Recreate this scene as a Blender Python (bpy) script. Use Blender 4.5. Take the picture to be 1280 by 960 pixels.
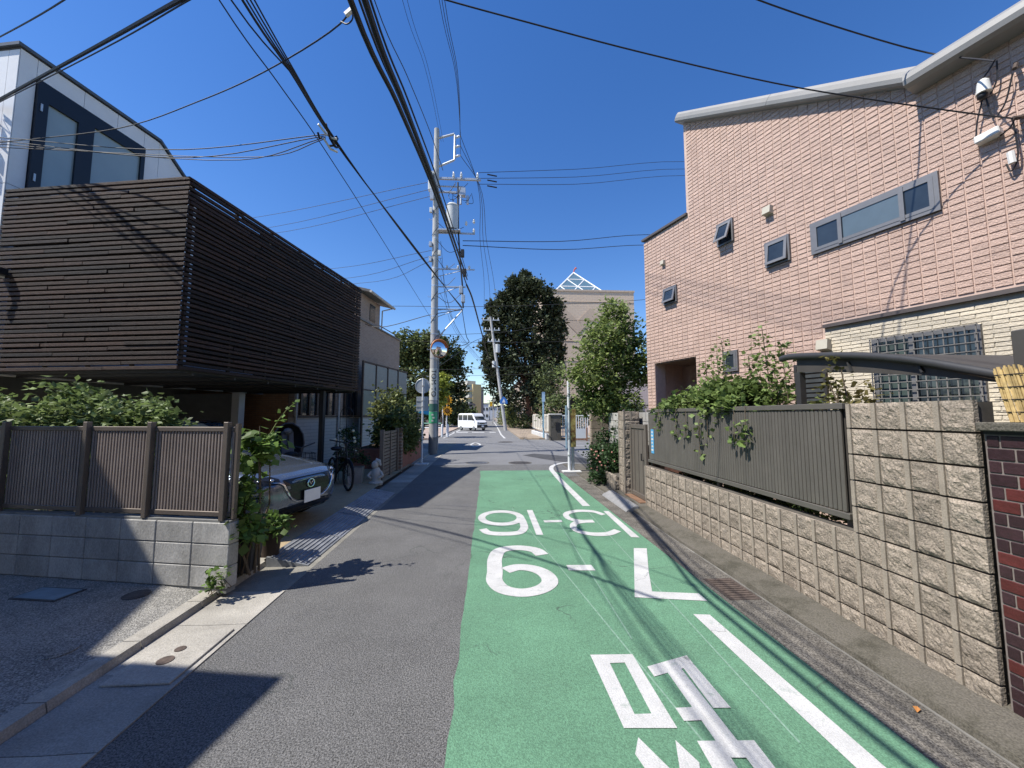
import bpy, bmesh, math, random
import numpy as np
from math import sin, cos, tan, atan, pi, radians, hypot
from mathutils import Vector, Matrix
from mathutils.bvhtree import BVHTree
random.seed(7); RNG = np.random.default_rng(7)
scene = bpy.context.scene
for o in list(bpy.data.objects): bpy.data.objects.remove(o)
COL = scene.collection

# ------------------------------------------------------------------ camera
F = 480.0; PITCH = atan(39/480.0); YAW = atan(.0625*cos(PITCH)); EYE = np.array([0, 0, 1.7])
cam = bpy.data.cameras.new('camera'); camo = bpy.data.objects.new('camera', cam); COL.objects.link(camo)
cam.sensor_width = 36; cam.lens = F/1280*36; cam.clip_end = 3000; cam.clip_start = .05
camo.location = EYE; camo.rotation_euler = (pi/2+PITCH, 0, -YAW)
scene.camera = camo
# ------------------------------------------------------------------ light
SUN_EL = radians(56); SUN_AZ = radians(16.6)       # light travels towards +X, a little +Y
world = bpy.data.worlds.new('World'); scene.world = world; world.use_nodes = True
wn = world.node_tree.nodes; wl = world.node_tree.links
for n in list(wn): wn.remove(n)
sky = wn.new('ShaderNodeTexSky'); sky.sky_type = 'NISHITA'; sky.sun_disc = False
sky.sun_elevation = SUN_EL; sky.sun_rotation = radians(270-16.6); sky.altitude = 0
sky.air_density = 1.0; sky.dust_density = .1; sky.ozone_density = 1.6
bg = wn.new('ShaderNodeBackground'); bg.inputs['Strength'].default_value = .132
wo = wn.new('ShaderNodeOutputWorld'); hsv = wn.new('ShaderNodeHueSaturation'); hsv.inputs['Saturation'].default_value = 1.32; hsv.inputs['Hue'].default_value = .511; wl.new(sky.outputs[0], hsv.inputs['Color']); wl.new(hsv.outputs[0], bg.inputs[0]); wl.new(bg.outputs[0], wo.inputs[0])
sun = bpy.data.lights.new('sun', 'SUN'); sun.energy = 5.0; sun.angle = radians(.53); sun.color = (1, .95, .87)
suno = bpy.data.objects.new('sun', sun); COL.objects.link(suno)
suno.rotation_euler = Vector((cos(SUN_EL)*cos(SUN_AZ), cos(SUN_EL)*sin(SUN_AZ), -sin(SUN_EL))).to_track_quat('-Z', 'Y').to_euler()
suno.location = (-20, -6, 30)
scene.view_settings.view_transform = 'Standard'; scene.view_settings.look = 'None'
scene.view_settings.exposure = 0.5; scene.view_settings.gamma = 1
scene.render.engine = 'CYCLES'

# ------------------------------------------------------------------ pixel rays
_f = np.array([sin(YAW)*cos(PITCH), cos(YAW)*cos(PITCH), sin(PITCH)]); _r = np.array([cos(YAW), -sin(YAW), 0]); _u = np.cross(_r, _f)
def ray(a, b): return _f+_r*(a-640)/F+_u*(480-b)/F
def G(a, b, z=0.0):
    d = ray(a, b); return EYE+d*((z-1.7)/d[2])
def PL(a, b, q, n):
    d = ray(a, b); q = np.array(q, float); n = np.array(n, float); return EYE+d*(np.dot(q-EYE, n)/np.dot(d, n))
def AY(a, b, Y): return PL(a, b, (0, Y, 0), (0, 1, 0))
def AX(a, b, X): return PL(a, b, (X, 0, 0), (1, 0, 0))
def vec(*a): return np.array(a, float)

# ------------------------------------------------------------------ materials
MATS = {}
def mat(name, col, rough=.7, var=.15, scale=6, bump=0, bscale=40, metal=0, col2=None, spec=.4, obj_var=0, stretch=None, coat=0, detail=6, world_co=True, island=0, trans=0, fine=0, col3=None, c3scale=1.2, c3lo=.55, c3hi=.75):
    if name in MATS: return MATS[name]
    m = bpy.data.materials.new(name); m.use_nodes = True; MATS[name] = m
    nt = m.node_tree; N = nt.nodes; L = nt.links; b = N['Principled BSDF']
    b.inputs['Roughness'].default_value = rough; b.inputs['Metallic'].default_value = metal
    b.inputs['Specular IOR Level'].default_value = spec; b.inputs['Coat Weight'].default_value = coat
    if world_co:
        g = N.new('ShaderNodeNewGeometry'); co = g.outputs['Position']
    else:
        g = N.new('ShaderNodeTexCoord'); co = g.outputs['Object']
    if stretch:
        mp = N.new('ShaderNodeMapping'); mp.inputs['Scale'].default_value = stretch; L.new(co, mp.inputs[0]); co = mp.outputs[0]
    c = list(col)
    c2 = list(col2) if col2 else [x*(1-var*1.6) for x in c]; c1 = c if col2 else [min(1, x*(1+var)) for x in c]
    nz = N.new('ShaderNodeTexNoise'); nz.inputs['Scale'].default_value = scale; nz.inputs['Detail'].default_value = detail; nz.inputs['Roughness'].default_value = .65
    L.new(co, nz.inputs['Vector'])
    rp = N.new('ShaderNodeMapRange'); rp.inputs[1].default_value = .3; rp.inputs[2].default_value = .7; L.new(nz.outputs['Fac'], rp.inputs[0])
    mx = N.new('ShaderNodeMix'); mx.data_type = 'RGBA'; mx.inputs[6].default_value = c2+[1]; mx.inputs[7].default_value = c1+[1]; L.new(rp.outputs[0], mx.inputs[0])
    out = mx.outputs[2]
    if col3:
        n3 = N.new('ShaderNodeTexNoise'); n3.inputs['Scale'].default_value = c3scale; n3.inputs['Detail'].default_value = 8; n3.inputs['Roughness'].default_value = .7; L.new(co, n3.inputs['Vector'])
        r3 = N.new('ShaderNodeMapRange'); r3.inputs[1].default_value = c3lo; r3.inputs[2].default_value = c3hi; L.new(n3.outputs['Fac'], r3.inputs[0])
        m3 = N.new('ShaderNodeMix'); m3.data_type = 'RGBA'; L.new(r3.outputs[0], m3.inputs[0]); L.new(out, m3.inputs[6]); m3.inputs[7].default_value = list(col3)+[1]; out = m3.outputs[2]
    if fine:
        n4 = N.new('ShaderNodeTexNoise'); n4.inputs['Scale'].default_value = 105; n4.inputs['Detail'].default_value = 3; L.new(co, n4.inputs['Vector'])
        r4 = N.new('ShaderNodeMapRange'); r4.inputs[1].default_value = .35; r4.inputs[2].default_value = .65; r4.inputs[3].default_value = 1-fine; r4.inputs[4].default_value = 1+fine; L.new(n4.outputs['Fac'], r4.inputs[0])
        h4 = N.new('ShaderNodeHueSaturation'); L.new(r4.outputs[0], h4.inputs['Value']); L.new(out, h4.inputs['Color']); out = h4.outputs[0]
    if obj_var or island:
        h = N.new('ShaderNodeHueSaturation'); mr = N.new('ShaderNodeMapRange'); v = obj_var or island
        mr.inputs[3].default_value = 1-v; mr.inputs[4].default_value = 1+v
        if obj_var: oi = N.new('ShaderNodeObjectInfo'); L.new(oi.outputs['Random'], mr.inputs[0])
        else: oi = N.new('ShaderNodeNewGeometry'); L.new(oi.outputs['Random Per Island'], mr.inputs[0])
        L.new(mr.outputs[0], h.inputs['Value']); L.new(out, h.inputs['Color']); out = h.outputs[0]
    L.new(out, b.inputs['Base Color'])
    if bump:
        n2 = N.new('ShaderNodeTexNoise'); n2.inputs['Scale'].default_value = bscale; n2.inputs['Detail'].default_value = 8; L.new(co, n2.inputs['Vector'])
        bp = N.new('ShaderNodeBump'); bp.inputs['Strength'].default_value = bump; bp.inputs['Distance'].default_value = .02; L.new(n2.outputs['Fac'], bp.inputs['Height']); L.new(bp.outputs[0], b.inputs['Normal'])
    if trans:
        tr = N.new('ShaderNodeBsdfTranslucent'); ms = N.new('ShaderNodeMixShader'); ms.inputs[0].default_value = trans
        L.new(out, tr.inputs[0]); L.new(b.outputs[0], ms.inputs[1]); L.new(tr.outputs[0], ms.inputs[2]); L.new(ms.outputs[0], N['Material Output'].inputs[0])
    return m
def leafmat(name, c, v=.45, tr=.35, c2=None):
    return mat(name, c, rough=.55, var=.1, scale=1.2, island=v, trans=tr, spec=.35, col2=c2)

# ------------------------------------------------------------------ mesh builder
class MB:
    def __init__(s): s.v = []; s.f = []
    def add(s, vs, fs):
        n = len(s.v); s.v += [tuple(map(float, x)) for x in vs]; s.f += [tuple(n+i for i in f) for f in fs]; return s
    def box(s, c, size, ax=None):
        c = np.array(c, float); h = np.array(size, float)/2
        if ax is None: ax = np.eye(3)
        ax = np.array(ax, float); P = []
        for i in (-1, 1):
            for j in (-1, 1):
                for k in (-1, 1): P.append(c+ax[0]*h[0]*i+ax[1]*h[1]*j+ax[2]*h[2]*k)
        return s.add(P, [(0, 1, 3, 2), (4, 6, 7, 5), (0, 4, 5, 1), (2, 3, 7, 6), (0, 2, 6, 4), (1, 5, 7, 3)])
    def bar(s, a, b, w, h, up=(0, 0, 1)):
        a = np.array(a, float); b = np.array(b, float); d = b-a; l = np.linalg.norm(d); d = d/l; up = np.array(up, float)
        sd = np.cross(d, up); sd /= np.linalg.norm(sd); u2 = np.cross(sd, d)
        return s.box((a+b)/2, (l, w, h), (d, sd, u2))
    def prism(s, poly, z0, z1):
        n = len(poly); ar = sum(poly[i][0]*poly[(i+1) % n][1]-poly[(i+1) % n][0]*poly[i][1] for i in range(n))
        if ar < 0: poly = poly[::-1]
        P = [(p[0], p[1], z0) for p in poly]+[(p[0], p[1], z1) for p in poly]
        return s.add(P, [tuple(range(n))[::-1], tuple(range(n, 2*n))]+[(i, (i+1) % n, n+(i+1) % n, n+i) for i in range(n)])
    def extrude(s, pts, d):
        n = len(pts); P = [np.array(p, float) for p in pts]; d = np.array(d, float)
        return s.add(P+[p+d for p in P], [tuple(range(n))[::-1], tuple(range(n, 2*n))]+[(i, (i+1) % n, n+(i+1) % n, n+i) for i in range(n)])
    def tube(s, pts, r, n=8, cap=True):
        pts = [np.array(p, float) for p in pts]; rs = r if hasattr(r, '__len__') else [r]*len(pts); rings = []; up = None
        for i, p in enumerate(pts):
            d = (pts[min(i+1, len(pts)-1)]-pts[max(i-1, 0)]); d = d/(np.linalg.norm(d)+1e-9)
            if up is None: up = np.array([0, 0, 1.]) if abs(d[2]) < .9 else np.array([1., 0, 0])
            sd = np.cross(d, up); sd /= np.linalg.norm(sd)+1e-9; up = np.cross(sd, d)
            rings.append([p+rs[i]*(cos(2*pi*k/n)*sd+sin(2*pi*k/n)*up) for k in range(n)])
        V = [q for rg in rings for q in rg]; fs = []
        for i in range(len(pts)-1):
            for k in range(n): fs.append((i*n+k, i*n+(k+1) % n, (i+1)*n+(k+1) % n, (i+1)*n+k))
        if cap: fs += [tuple(range(n))[::-1], tuple(range((len(pts)-1)*n, len(pts)*n))]
        return s.add(V, fs)
    def cyl(s, c, r, z0, z1, n=16, r2=None): return s.tube([(c[0], c[1], z0), (c[0], c[1], z1)], [r, r if r2 is None else r2], n)
    def sphere(s, c, r, n=12, m=8):
        r = r if hasattr(r, '__len__') else (r, r, r); pts = []
        for i in range(1, m):
            t = pi*i/m
            for k in range(n): pts.append((c[0]+r[0]*sin(t)*cos(2*pi*k/n), c[1]+r[1]*sin(t)*sin(2*pi*k/n), c[2]+r[2]*cos(t)))
        top = len(pts); pts += [(c[0], c[1], c[2]+r[2]), (c[0], c[1], c[2]-r[2])]; fs = []
        for i in range(m-2):
            for k in range(n): fs.append((i*n+k, (i+1)*n+k, (i+1)*n+(k+1) % n, i*n+(k+1) % n))
        for k in range(n): fs.append((top, k, (k+1) % n)); fs.append((top+1, (m-2)*n+(k+1) % n, (m-2)*n+k))
        return s.add(pts, fs)
    def torus(s, c, R, r, ax=None, n=24, m=8):
        ax = np.eye(3) if ax is None else np.array(ax, float); c = np.array(c, float)
        return s.tube([c+R*(cos(2*pi*i/n)*ax[0]+sin(2*pi*i/n)*ax[1]) for i in range(n+1)], r, m, False)
    def disc(s, c, r, ax, t=.01, n=24):
        ax = np.array(ax, float); c = np.array(c, float)
        return s.extrude([c+r*(cos(2*pi*i/n)*ax[0]+sin(2*pi*i/n)*ax[1]) for i in range(n)], ax[2]*t)
def mesh_of(name, mb, smooth=False, bevel=0):
    me = bpy.data.meshes.new(name); me.from_pydata(mb.v, [], mb.f); me.validate()
    bm = bmesh.new(); bm.from_mesh(me)
    if bevel: bmesh.ops.bevel(bm, geom=bm.edges[:], offset=bevel, segments=1, affect='EDGES', clamp_overlap=True)
    bmesh.ops.recalc_face_normals(bm, faces=bm.faces[:]); bm.to_mesh(me); bm.free()
    if smooth:
        me.polygons.foreach_set('use_smooth', [True]*len(me.polygons)); me.set_sharp_from_angle(angle=radians(40))
    return me
def wpos(o):
    p = Vector((0, 0, 0))
    while o: p += o.location; o = o.parent
    return p
def link(name, me, m=None, parent=None, loc=None):
    o = bpy.data.objects.new(name, me); COL.objects.link(o)
    if parent: o.parent = parent
    if loc is not None: o.location = loc
    if m is not None and me is not None and not me.materials: me.materials.append(m)
    return o
def obj(name, mb, m, parent=None, smooth=False, bevel=0, origin=None):
    """mesh given in world coordinates -> one object; its origin is its parent's, or the middle of its foot"""
    if parent: off = np.array(wpos(parent)); loc = (0, 0, 0)
    else:
        V = np.array(mb.v); off = np.array([(V[:, 0].min()+V[:, 0].max())/2, (V[:, 1].min()+V[:, 1].max())/2, V[:, 2].min()]); loc = off
    w = MB(); w.v = [tuple(np.array(v)-off) for v in mb.v]; w.f = mb.f
    return link(name, mesh_of(name, w, smooth, bevel), m, parent, loc)
def tag(o, label=None, cat=None, group=None, kind=None):
    if label: o['label'] = label
    if cat: o['category'] = cat
    if group: o['group'] = group
    if kind: o['kind'] = kind
    return o
def thing(name, label, cat, loc, group=None):
    o = bpy.data.objects.new(name, None); COL.objects.link(o); o.location = Vector([float(x) for x in loc]); o.empty_display_size = .2
    return tag(o, label, cat, group)
def struct(name, mb, m, **k): return tag(obj(name, mb, m, **k), kind='structure')
def copy_tree(o, parent=None):
    c = o.copy(); COL.objects.link(c); c.parent = parent
    for ch in [x for x in o.children]: copy_tree(ch, c)
    return c
def sheet(poly, z): return MB().add([(p[0], p[1], z) for p in poly], [tuple(range(len(poly)))])
def rect(x0, x1, y0, y1): return [(x0, y0), (x1, y0), (x1, y1), (x0, y1)]

# ------------------------------------------------------------------ leaves
def leaf_mesh(name, P, size, flat=.5, aspect=.45, fold=.25, out=None, droop=0.0):
    """P (n,3) leaf positions; one folded lozenge of four verts each"""
    n = len(P); S = size*RNG.uniform(.6, 1.35, n)
    D = RNG.normal(size=(n, 3)); D[:, 2] *= (1-flat)
    if out is not None: D += out*1.2
    D[:, 2] -= droop
    D /= np.linalg.norm(D, axis=1)[:, None]+1e-9
    U = RNG.normal(size=(n, 3))*.6+np.array([0, 0, 1.0]); W = np.cross(D, U); W /= np.linalg.norm(W, axis=1)[:, None]+1e-9
    Nn = np.cross(W, D)
    a = P; b = P+D*S[:, None]; l = P+D*(S*.5)[:, None]+W*(S*aspect)[:, None]-Nn*(S*fold*.3)[:, None]; r = P+D*(S*.5)[:, None]-W*(S*aspect)[:, None]-Nn*(S*fold*.3)[:, None]
    V = np.stack([a, r, b, l], 1).reshape(-1, 3)
    me = bpy.data.meshes.new(name); me.vertices.add(4*n); me.vertices.foreach_set('co', V.ravel().astype(np.float32))
    idx = np.arange(4*n).reshape(n, 4); tri = np.stack([idx[:, [0, 1, 2]], idx[:, [0, 2, 3]]], 1).reshape(-1, 3)
    me.loops.add(6*n); me.loops.foreach_set('vertex_index', tri.ravel().astype(np.int32))
    me.polygons.add(2*n); me.polygons.foreach_set('loop_start', np.arange(0, 6*n, 3, dtype=np.int32)); me.polygons.foreach_set('loop_total', np.full(2*n, 3, np.int32))
    me.update(calc_edges=True); return me
def blob_pts(c, r, nclump, per, spread, shell=.55):
    """clumps spread in the outer part of an ellipsoid"""
    d = RNG.normal(size=(nclump, 3)); d /= np.linalg.norm(d, axis=1)[:, None]
    rad = RNG.uniform(shell, 1.0, nclump)**.8*(RNG.choice([.9, 1.0, 1.0, 1.16, 1.3], nclump) if nclump > 35 else 1); C = np.array(c)+d*rad[:, None]*np.array(r)
    P = np.repeat(C, per, 0)+RNG.normal(size=(nclump*per, 3))*spread
    return P, np.repeat(d, per, 0)
def foliage(name, pts, m, size, parent=None, **k):
    P = np.concatenate([p[0] for p in pts]); O = np.concatenate([p[1] for p in pts])
    off = np.array(wpos(parent)) if parent else P.mean(0)*[1, 1, 0]+[0, 0, P[:, 2].min()]
    me = leaf_mesh(name, P-off, size, out=O*.5, **k)
    return link(name, me, m, parent, (0, 0, 0) if parent else off)
def limb_set(base, top, r, crown_pts, nb=14, wob=.08):
    """a tapered trunk and limbs running out to clumps of the crown"""
    base = np.array(base, float); top = np.array(top, float); mb = MB(); k = 7; ax = []
    for i in range(k):
        t = i/(k-1); ax.append(base*(1-t)+top*t+np.array([random.uniform(-1, 1), random.uniform(-1, 1), 0])*wob*np.linalg.norm(top-base)*(.25 if 0 < i else 0))
    mb.tube(ax, [r*(1-.8*i/(k-1)) if i else r*1.25 for i in range(k)], 9)
    for q in random.sample(range(len(crown_pts)), min(nb, len(crown_pts))):
        e = crown_pts[q]; t = min(.92, max(.25, (e[2]-base[2])/(top[2]-base[2])-.22)); j = t*(k-1); i = int(j); s = ax[i]*(1-(j-i))+ax[min(i+1, k-1)]*(j-i)
        m_ = (s+e)/2+np.array([0, 0, .06*np.linalg.norm(e-s)]); rr = r*(1-.8*t)*.5
        mb.tube([s, m_, e], [rr, rr*.6, rr*.2], 6)
    return mb
# ================================================================== SETTING
asphalt = mat('asphalt', (.122, .121, .118), .9, .13, 1.5, bump=.7, bscale=120, fine=.62, col3=(.10, .10, .105), c3scale=.9)
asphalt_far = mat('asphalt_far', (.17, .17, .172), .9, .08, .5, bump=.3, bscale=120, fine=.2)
coarse = mat('coarse_asphalt', (.25, .243, .225), .95, .2, 2.5, bump=.9, bscale=110, fine=.55, col3=(.13, .13, .12), c3scale=1.6)
concrete = mat('concrete', (.35, .33, .29), .9, .16, 2.2, bump=.35, bscale=90, fine=.15, col3=(.19, .18, .155), c3scale=2.5)
concrete_dk = mat('stained_concrete', (.16, .145, .12), .95, .25, 3, bump=.6, bscale=60, fine=.25, col3=(.065, .06, .045), c3scale=3.0, c3lo=.38, c3hi=.62)
white_paint = mat('road_paint', (.5, .5, .49), .85, .1, 3, bump=.35, bscale=150, fine=.1, col3=(.24, .3, .26), c3scale=9, c3lo=.57, c3hi=.74)
steel = mat('galvanised_steel', (.5, .52, .54), .45, .12, 14, metal=.6)
dark_iron = mat('cast_iron', (.085, .08, .08), .75, .3, 20, bump=.6, bscale=90, metal=.2)
rust = mat('rusty_iron', (.1, .075, .062), .9, .3, 18, bump=.4)
black = mat('black_plastic', (.018, .018, .02), .5, .2)
wire_m = mat('wire_black', (.02, .02, .023), .6, .2)
white_plastic = mat('white_plastic', (.72, .72, .68), .5, .06)
glass_dk = mat('window_glass', (.03, .04, .05), .06, .3, 1.2, spec=.7)

def add_cracks(m, strength=.35, scale=.55):
    """thin wandering cracks: distance-to-edge of a warped voronoi"""
    nt = m.node_tree; N = nt.nodes; L = nt.links; b = N['Principled BSDF']; src = b.inputs['Base Color'].links[0].from_socket
    g = N.new('ShaderNodeNewGeometry'); nz = N.new('ShaderNodeTexNoise'); nz.inputs['Scale'].default_value = 1.6; nz.inputs['Detail'].default_value = 5
    L.new(g.outputs['Position'], nz.inputs['Vector'])
    va = N.new('ShaderNodeVectorMath'); va.operation = 'SCALE'; va.inputs['Scale'].default_value = 1.1; L.new(nz.outputs['Color'], va.inputs[0])
    vb = N.new('ShaderNodeVectorMath'); vb.operation = 'ADD'; L.new(g.outputs['Position'], vb.inputs[0]); L.new(va.outputs[0], vb.inputs[1])
    vo = N.new('ShaderNodeTexVoronoi'); vo.feature = 'DISTANCE_TO_EDGE'; vo.inputs['Scale'].default_value = scale; L.new(vb.outputs[0], vo.inputs['Vector'])
    mr = N.new('ShaderNodeMapRange'); mr.inputs[1].default_value = 0.0; mr.inputs[2].default_value = .008; mr.inputs[3].default_value = 1; mr.inputs[4].default_value = 0; L.new(vo.outputs['Distance'], mr.inputs[0])
    n2 = N.new('ShaderNodeTexNoise'); n2.inputs['Scale'].default_value = .8; L.new(g.outputs['Position'], n2.inputs['Vector'])
    m2 = N.new('ShaderNodeMapRange'); m2.inputs[1].default_value = .46; m2.inputs[2].default_value = .56; m2.inputs[4].default_value = strength; L.new(n2.outputs['Fac'], m2.inputs[0])
    mu = N.new('ShaderNodeMath'); mu.operation = 'MULTIPLY'; L.new(mr.outputs[0], mu.inputs[0]); L.new(m2.outputs[0], mu.inputs[1])
    mx = N.new('ShaderNodeMix'); mx.data_type = 'RGBA'; L.new(mu.outputs[0], mx.inputs[0]); L.new(src, mx.inputs[6]); mx.inputs[7].default_value = (.04, .05, .045, 1); L.new(mx.outputs[2], b.inputs['Base Color'])
def add_specks(m, col, lo=.66, scale=150):
    N = m.node_tree.nodes; L = m.node_tree.links; b = N['Principled BSDF']; src = b.inputs['Base Color'].links[0].from_socket
    g = N.new('ShaderNodeNewGeometry'); v = N.new('ShaderNodeTexVoronoi'); v.inputs['Scale'].default_value = scale; L.new(g.outputs['Position'], v.inputs['Vector'])
    sp = N.new('ShaderNodeSeparateColor'); L.new(v.outputs['Color'], sp.inputs[0]); mr = N.new('ShaderNodeMapRange'); mr.inputs[1].default_value = lo; mr.inputs[2].default_value = lo+.12; L.new(sp.outputs[0], mr.inputs[0])
    mx = N.new('ShaderNodeMix'); mx.data_type = 'RGBA'; L.new(mr.outputs[0], mx.inputs[0]); L.new(src, mx.inputs[6]); mx.inputs[7].default_value = (*col, 1); L.new(mx.outputs[2], b.inputs['Base Color'])
add_cracks(white_paint, .5, 1.1)
add_specks(asphalt, (.21, .205, .2), .84, 190); add_specks(coarse, (.4, .385, .35), .75, 110)
add_cracks(asphalt, .5)

ground = struct('ground', sheet(rect(-600, 600, -300, 1500), -.04), mat('far_ground', (.2, .19, .17), .95, .2, .3))
rd = MB(); rd.add([(x, y, 0) for x, y in rect(-1.95, 2.6, -14, 13.4)], [(0, 1, 2, 3)])
road = struct('road', rd, asphalt)
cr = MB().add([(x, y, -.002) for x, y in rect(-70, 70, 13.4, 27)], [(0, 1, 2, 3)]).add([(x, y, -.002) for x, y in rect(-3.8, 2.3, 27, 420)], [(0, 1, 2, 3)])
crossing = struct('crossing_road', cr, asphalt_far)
# green lane
green = mat('green_lane_paint', (.115, .248, .153), .9, .13, .9, bump=.5, bscale=150, fine=.22, col3=(.1, .205, .13), c3scale=1.1, c3lo=.5, c3hi=.72)
add_cracks(green, .75, .55)
ge = [(-.2+.005*sin(i*2.3)+.009*random.uniform(-1, 1), 1.0+i*.22-3) for i in range(60) if 1.0+i*.22-3 < 11.9]
gl = [(ge[0][0], -10)]+ge+[(-.235, 11.98), (1.85, 11.95), (2.18, 11.3), (2.19, -10)]
lane = obj('green_lane', MB().add([(x, y, .004) for x, y in gl], [tuple(range(len(gl)))]), green, road)

def px_poly(pts, ox, oy, sc): return [G(ox+x/sc, oy+y/sc)[:2] for x, y in pts]
def ear_sheet(poly, z, holes=()):
    bm = bmesh.new()
    def loop(p):
        vs = [bm.verts.new((float(q[0]), float(q[1]), z)) for q in p]; return [bm.edges.new((vs[i], vs[(i+1) % len(vs)])) for i in range(len(vs))]
    es = loop(poly)
    for h in holes: es += loop(h)
    bmesh.ops.triangle_fill(bm, edges=es, use_beauty=True); mb = MB(); bm.verts.index_update()
    mb.v = [tuple(v.co) for v in bm.verts]; mb.f = [tuple(v.index for v in f.verts) for f in bm.faces]; bm.free(); return mb
def smooth_path(p, k=8):
    """centripetal Catmull-Rom through the points"""
    p = [np.array(q, float) for q in p]
    if len(p) < 3: return p
    p = [2*p[0]-p[1]]+p+[2*p[-1]-p[-2]]; out = []
    for i in range(1, len(p)-2):
        P0, P1, P2, P3 = p[i-1:i+3]; t0 = 0.; t1 = t0+max(1e-6, np.linalg.norm(P1-P0))**.5; t2 = t1+max(1e-6, np.linalg.norm(P2-P1))**.5; t3 = t2+max(1e-6, np.linalg.norm(P3-P2))**.5
        for j in range(k):
            t = t1+(t2-t1)*j/k
            A1 = (t1-t)/(t1-t0)*P0+(t-t0)/(t1-t0)*P1; A2 = (t2-t)/(t2-t1)*P1+(t-t1)/(t2-t1)*P2; A3 = (t3-t)/(t3-t2)*P2+(t-t2)/(t3-t2)*P3
            B1 = (t2-t)/(t2-t0)*A1+(t-t0)/(t2-t0)*A2; B2 = (t3-t)/(t3-t1)*A2+(t-t1)/(t3-t1)*A3; out.append((t2-t)/(t2-t1)*B1+(t-t1)/(t2-t1)*B2)
    return out+[p[-2]]
def ribbon(path, w, z, wy=None):
    """flat stroke on the ground; wy is the stroke's thickness along the road"""
    mb = MB(); L_ = []; R_ = []; wy = wy or w
    for i, p in enumerate(path):
        d = path[min(i+1, len(path)-1)]-path[max(i-1, 0)]; d = d/np.linalg.norm(d); n = np.array([-d[1]*w, d[0]*wy])/2
        L_.append(p+n); R_.append(p-n)
    n = len(path); return mb.add([(q[0], q[1], z) for q in L_+R_], [(i, i+1, n+i+1, n+i) for i in range(n-1)])
ZM = .008
def mark(name, mb): return obj(name, mb, white_paint, road)
C2 = (590, 580, 4.129); C1 = (730, 760, 2.844)
for nm, pg in [('painted_numeral', [(678, 245), (705, 245), (865, 382), (822, 380)]), ('painted_numeral', [(283, 240), (312, 240), (368, 368), (332, 368)]),
               ('painted_dash', [(487, 525), (615, 524), (638, 553), (500, 552)]), ('painted_dash', [(368, 293), (462, 291), (467, 302), (375, 304)]),
               ('painted_numeral', [(835, 437), (902, 438), (912, 560), (930, 662), (1170, 672), (1215, 711), (840, 692)])]:
    mark(nm, ear_sheet(px_poly(pg, *C2), ZM))
def stroke(paths, w, wy, sc=C2):
    mb = MB()
    for k, p in enumerate(paths):
        r = ribbon(smooth_path([np.array(q) for q in px_poly(p, *sc)]), w, ZM+.0006*k, wy); mb.add(r.v, r.f)
    return mb
el = [(150+100*cos(t), 280+33*sin(t)) for t in np.linspace(0, 2*pi, 17)]
mark('painted_numeral', stroke([el, [(245, 268), (262, 300), (268, 335), (240, 357), (150, 363), (85, 357), (55, 338)]], .12, .17))
mark('painted_numeral', stroke([[(680, 264), (625, 247), (545, 244), (488, 258), (505, 285), (565, 297), (628, 297)], [(590, 297), (540, 305), (522, 322), (545, 348), (620, 364), (700, 363), (752, 345)]], .1, .16))
mark('painted_numeral', stroke([[(362, 472), (325, 447), (235, 435), (150, 447), (120, 485), (118, 560), (118, 610), (165, 652), (260, 668), (355, 650), (402, 612), (375, 568), (310, 542), (235, 536), (172, 552)]], .17, .17))
mark('painted_line', ear_sheet(px_poly([(388, 25), (447, 27), (1250, 727), (1130, 727)], *C1), ZM))
mark('painted_line', ribbon(smooth_path([G(*q)[:2] for q in [(716, 577.5), (703, 579), (692, 582), (689, 586), (693, 592), (702, 602), (716, 616), (733, 633)]]), .14, ZM))
# the rotated character for "hour" at the near end
mark('painted_character', ear_sheet(px_poly([(22, 170), (172, 168), (332, 432), (142, 432)], *C1), ZM, [px_poly([(92, 200), (145, 198), (240, 380), (180, 382)], *C1)]))
hb = MB()
for k, pg in enumerate([[(225, 212), (365, 172), (393, 207), (250, 248)], [(296, 232), (345, 219), (548, 480), (470, 480)], [(352, 216), (391, 205), (522, 360), (460, 361)], [(325, 361), (385, 358), (422, 405), (356, 408)]]):
    e = ear_sheet(px_poly(pg, *C1), ZM+.0006*k); hb.add(e.v, e.f)
e = ear_sheet(px_poly([(402, 480), (605, 478), (760, 680), (520, 690)], *C1), ZM+.003, [px_poly([(523, 540), (577, 540), (650, 640), (590, 645)], *C1)]); hb.add(e.v, e.f)
mark('painted_character', hb)
h2 = MB()
for pg in [[(193, 465), (420, 690), (300, 700), (182, 525)], [(325, 475), (410, 555), (420, 660), (350, 640)]]:
    e = ear_sheet(px_poly(pg, *C1), ZM); h2.add(e.v, e.f)
mark('painted_character', h2)
# thin setting-out lines of the painters
for a, b in [((640, 636), (905, 960)), ((735, 640), (1000, 930)), ((700, 655), (790, 800))]:
    obj('chalk_line', ribbon([G(*a)[:2], G(*b)[:2]], .012, .0064), mat('chalk_line', (.19, .31, .235), .9, .2, 30), road)
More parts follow.
